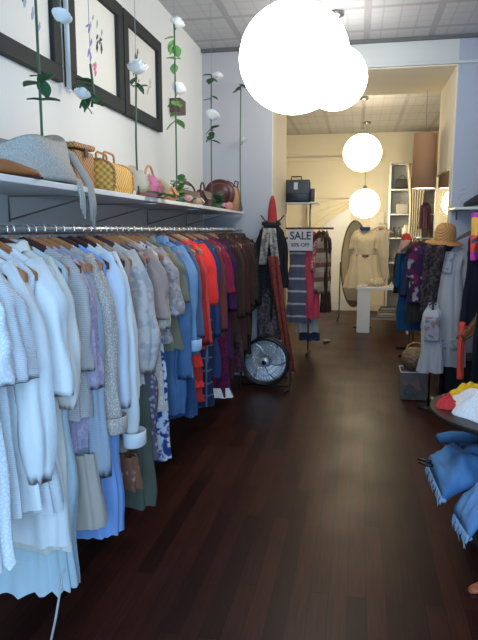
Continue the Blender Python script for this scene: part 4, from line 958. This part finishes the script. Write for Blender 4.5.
hangscarf('scarf', 'violet and red patterned scarf hanging high at the right picture edge', 1.03, 5.30, 2.45, 1.78, .10, .24, cloth('violet_red_print', (.13, .06, .32), (.38, .04, .12), 'print', 12, (.05, .06, .25)))
hangscarf('scarf', 'yellow, coral and magenta banded scarf hanging below the small shelf', .955, 5.28, 1.74, 1.36, .12, .24, cloth('bright_bands', (.50, .06, .45), (.85, .09, .10), 'bands', 2.35, (.85, .50, .10)), 1)
G('dress', 'black dress behind the banded bright scarf', 'dress', 5.40, .78, cloth('blue_black', (.012, .015, .03)), x=1.02, z=1.66, rz=R(0), ws=.10, wh=.13, neck=.05, group='clothes on the right rail', hang='d')
G('dress', 'long black dress at the right picture edge behind the silk scarves', 'dress', 4.75, .45, cloth('ink_black', (.010, .011, .018)), x=1.04, z=1.66, rz=0, ws=.12, wh=.16, neck=.05, group='clothes on the right rail', hang='d')
G('dress', 'black and plum dress nearest on the right rail', 'dress', 4.58, .40, cloth('black_plum', (.02, .012, .02), (.12, .02, .05), 'print', 14), x=1.06, z=1.66, rz=0, ws=.12, wh=.16, neck=.05, group='clothes on the right rail', hang='d')
sw = cloth('bronze_green_silk', (.28, .13, .05), (.10, .09, .05), 'print', 13, (.45, .12, .1))
def swoop(u, v):
    p = Vector((1.0, 4.62, 1.20)).lerp(Vector((.86, 5.25, .70)), v); return (p.x+.01*math.sin(u*9), p.y, p.z-.16*math.sin(PI*v)*.5+(u-.5)*.13*(1+.3*math.sin(v*5)))
tag(obj('scarf', sheet(swoop, 10, 24, .01), sw, None, True), 'bronze and rose silk scarf swept diagonally across the black dresses', 'scarf')
hangscarf('scarf', 'neon coral-orange scarf hanging down beside the robed mannequin', .87, 5.20, .84, .37, .07, .16, cloth('neon_coral', (.85, .09, .06)), 2)
t = thing('hand_mirror', 'small round white-faced mirror clipped low at the right picture edge', 'mirror', (.92, 4.55, .93))
obj('rim', tb([(0, .055*math.cos(2*PI*k/20), .055*math.sin(2*PI*k/20)) for k in range(20)], .006, 6, True), M['white'], t, True)
obj('face', lt([(0, 0), (.053, 0), (.053, .006), (0, .006)], 20), plain('bright_white', (.9, .9, .9), .3), t).rotation_euler = (0, R(-90), 0)
obj('handle', tb([(0, 0, -.06), (0, 0, -.13)], .006, 6), M['white'], t)

# ------------------------------------------------------------------ tiered display table at the right
TX, TY = .80, 3.05
t = thing('tiered_table', 'round dark tiered display table at the right picture edge', 'table', (TX, TY, 0))
def disc(r, z, th=.025): return lt([(0, z), (r*.99, z), (r, z+.006), (r, z+th-.006), (r*.99, z+th), (0, z+th)], 56)
dw = wood('black_stained_wood', (.018, .012, .011), rough=.35)
obj('top_tier', disc(.42, .695), dw, t); obj('middle_tier', disc(.40, .40), dw, t); obj('bottom_tier', disc(.24, .06), dw, t)
for k in range(4):
    a = k*PI/2+PI/4; obj('leg', tb([(.20*math.cos(a), .20*math.sin(a), 0), (.20*math.cos(a), .20*math.sin(a), .70)], .016, 8), dw, t, True)
def heap(name, label, cx, cy, z, rx, ry, h, mat, sd=0, th=None, cat='clothes', prof=2.0, lob=0):
    """a softly piled cloth with a closed underside"""
    bm = bmesh.new(); n, m = 44, 12; rings = []
    for j in range(m+1):
        q = j/m; ring = []
        for k in range(n):
            a = 2*PI*k/n; er = 1+.10*math.sin(3*a+sd)+.07*math.sin(7*a+sd*2)+lob*math.sin(2*a+sd)
            r = q*er; hh = h*(1-q**prof)*(1+.35*noise.noise(Vector((math.cos(a)*q*2.5+sd, math.sin(a)*q*2.5, sd))))+.016*math.sin(q*14+2*a+sd)*(1-q)+.012*noise.noise(Vector((math.cos(a)*q*9, math.sin(a)*q*9, sd)))
            ring.append((cx+rx*r*math.cos(a), cy+ry*r*math.sin(a), z+max(.004, hh)))
        rings.append(ring)
    top = bm.verts.new((cx, cy, z+h*(1+.2*math.sin(sd)))); R_ = [[bm.verts.new(p) for p in rg] for rg in rings[1:]]
    for k in range(n): bm.faces.new((top, R_[0][k], R_[0][(k+1) % n]))
    for A, B in zip(R_, R_[1:]):
        for k in range(n): bm.faces.new((A[k], A[(k+1) % n], B[(k+1) % n], B[k]))
    low = [bm.verts.new((v.co.x, v.co.y, z+.001)) for v in R_[-1]]
    for k in range(n): bm.faces.new((R_[-1][k], R_[-1][(k+1) % n], low[(k+1) % n], low[k]))
    bm.faces.new(low)
    return tag(obj(name, bm, mat, None, True), label, cat)
heap('folded_shirt', 'heap of white lace-edged cloth on the top of the tiered table', .70, 3.02, .72, .25, .22, .12, cloth('bright_white_cotton', (.78, .80, .82), (.7, .72, .76), 'lace', 50), 1, cat='shirt')
heap('yellow_scarf', 'golden yellow scarf behind the white cloth on the tiered table', .60, 3.20, .72, .13, .10, .07, cloth('golden_yellow', (.75, .45, .02)), 2.4, cat='scarf', prof=4.0)
heap('red_scarf', 'small red scarf at the left rim of the tiered table', .465, 3.07, .72, .055, .07, .06, cloth('bright_red_scarf', (.60, .04, .04)), 3.3, cat='scarf')
heap('orange_scarf', 'orange-red cloth behind the white heap at the picture edge', .93, 3.22, .72, .12, .10, .10, cloth('orange_red', (.75, .10, .03)), 4.1, cat='scarf')
jd = cloth('jean_denim', (.07, .17, .36), (.10, .24, .46), 'denim'); jd2 = cloth('faded_jean_denim', (.11, .24, .48), (.18, .34, .58), 'denim'); frm = cloth('pale_denim_fringe', (.30, .45, .62))
def jeans(name, label, cx, cy, z, rz, L_, W_, mat, drop, sd, thick=.05, cat='jeans'):
    """folded denim lying on a tier with its cut-off end drooping over the edge (towards -x local)"""
    t = thing(name, label, cat, (cx, cy, z), rz)
    def f(s, u, top):
        # s along length 0 (on table) .. 1 (over the edge)
        x = -L_*s; over = max(0, s-.62)/.38
        zz = -drop*over**1.6; x = -L_*(s if s < .62 else .62+(s-.62)*.55)
        bulge = (1-abs(2*u-1)**3)
        zt = zz+(thick*(.5+.5*bulge)+.012*math.sin(s*15+u*9+sd)+.045*noise.noise(Vector((s*5, u*4.5, sd)))+.012*noise.noise(Vector((s*16, u*14, sd))) if top else .002+(-.0 if s < .62 else 0))
        return (x, (u-.5)*W_*(1+.08*math.sin(s*6+sd)), zt)
    bm = bmesh.new(); nu, nv = 22, 14
    T = [[bm.verts.new(f(i/nu, j/nv, True)) for j in range(nv+1)] for i in range(nu+1)]; B = [[bm.verts.new(f(i/nu, j/nv, False)) for j in range(nv+1)] for i in range(nu+1)]
    for i in range(nu):
        for j in range(nv): bm.faces.new((T[i][j], T[i+1][j], T[i+1][j+1], T[i][j+1])); bm.faces.new((B[i][j], B[i][j+1], B[i+1][j+1], B[i+1][j]))
        bm.faces.new((T[i][0], B[i][0], B[i+1][0], T[i+1][0])); bm.faces.new((T[i][nv], T[i+1][nv], B[i+1][nv], B[i][nv]))
    for j in range(nv): bm.faces.new((T[0][j], T[0][j+1], B[0][j+1], B[0][j])); bm.faces.new((T[nu][j], B[nu][j], B[nu][j+1], T[nu][j+1]))
    obj('denim_leg', bm, mat, t, True)
    bm = bmesh.new(); tube(bm, [(f(1, j/10, False)[0]+.006, f(1, j/10, False)[1], f(1, j/10, False)[2]+.012) for j in range(11)], .011, 6)
    for k in range(9):
        u = (k+.5)/9; p = f(1, u, False); tube(bm, [(p[0]+.006, p[1], p[2]+.02), (p[0]-.008, p[1]+.010*math.sin(k*3), p[2]-.01), (p[0]-.004+.01*math.sin(k*4), p[1]+.02*math.sin(k*5), p[2]-.02-.05*math.sin(k*2.2)**4)], [.012, .006, .001], 5)
    obj('frayed_hem', bm, frm, t, True)
    return t
jeans('jeans', 'mid-blue jeans spread over the middle tier with a frayed hem', .90, 2.96, .425, R(3), .60, .42, jd, .06, 1, .10)
jeans('jeans', 'paler faded jeans in front, drooping over the tier edge with long threads', .94, 2.68, .427, R(8), .56, .20, jd2, .13, 2, .08)
t = thing('jeans', 'rolled dark blue jeans at the back of the middle tier', 'jeans', (.74, 3.33, .425), R(-8))
obj('rolled_leg', tb([(-.27, -.03, .035), (-.2, 0, .04), (-.05, .02, .04), (.1, .03, .042), (.25, .02, .04)], [.026, .035, .037, .036, .03], 14), jd, t, True)
obj('waistband', tb([(-.16, -.08, .02), (.0, -.07, .024), (.15, -.06, .022)], [.017, .022, .018], 10), cloth('inky_waistband', (.03, .08, .2)), t, True)
t = thing('black_clips', 'two black clip ends sticking out under the jeans', 'clip', (.375, 2.965, .425), R(0))
for k in range(2): obj('clip_arm', tb([(.06, .02+.05*k, .012), (0, .02+.05*k, .014), (-.045, .03+.05*k, .020)], [.010, .010, .006], 8), M['blackmetal'], t, True)
shoe(.64, 2.64, 0, R(200), plain('rust_sandal', (.50, .12, .05), .5), 'rust-red sandal on the floor at the right picture edge', .85)

# ------------------------------------------------------------------ thin cable from the dresses to the floor
pts = [(-.985, 1.81, .42), (-.965, 1.70, .30), (-.99, 1.70, .2), (-1.06, 1.76, .08), (-1.105, 1.78, .006), (-1.05, 1.73, .006), (-.99, 1.69, .006), (-.975, 1.67, .006), (-.96, 1.62, .006), (-.95, 1.5, .006)]
tag(obj('cable', tb(pts, .004, 6), plain('white_cable', (.45, .45, .45))), 'thin pale cable trailing onto the floor below the aqua dress', 'cable')
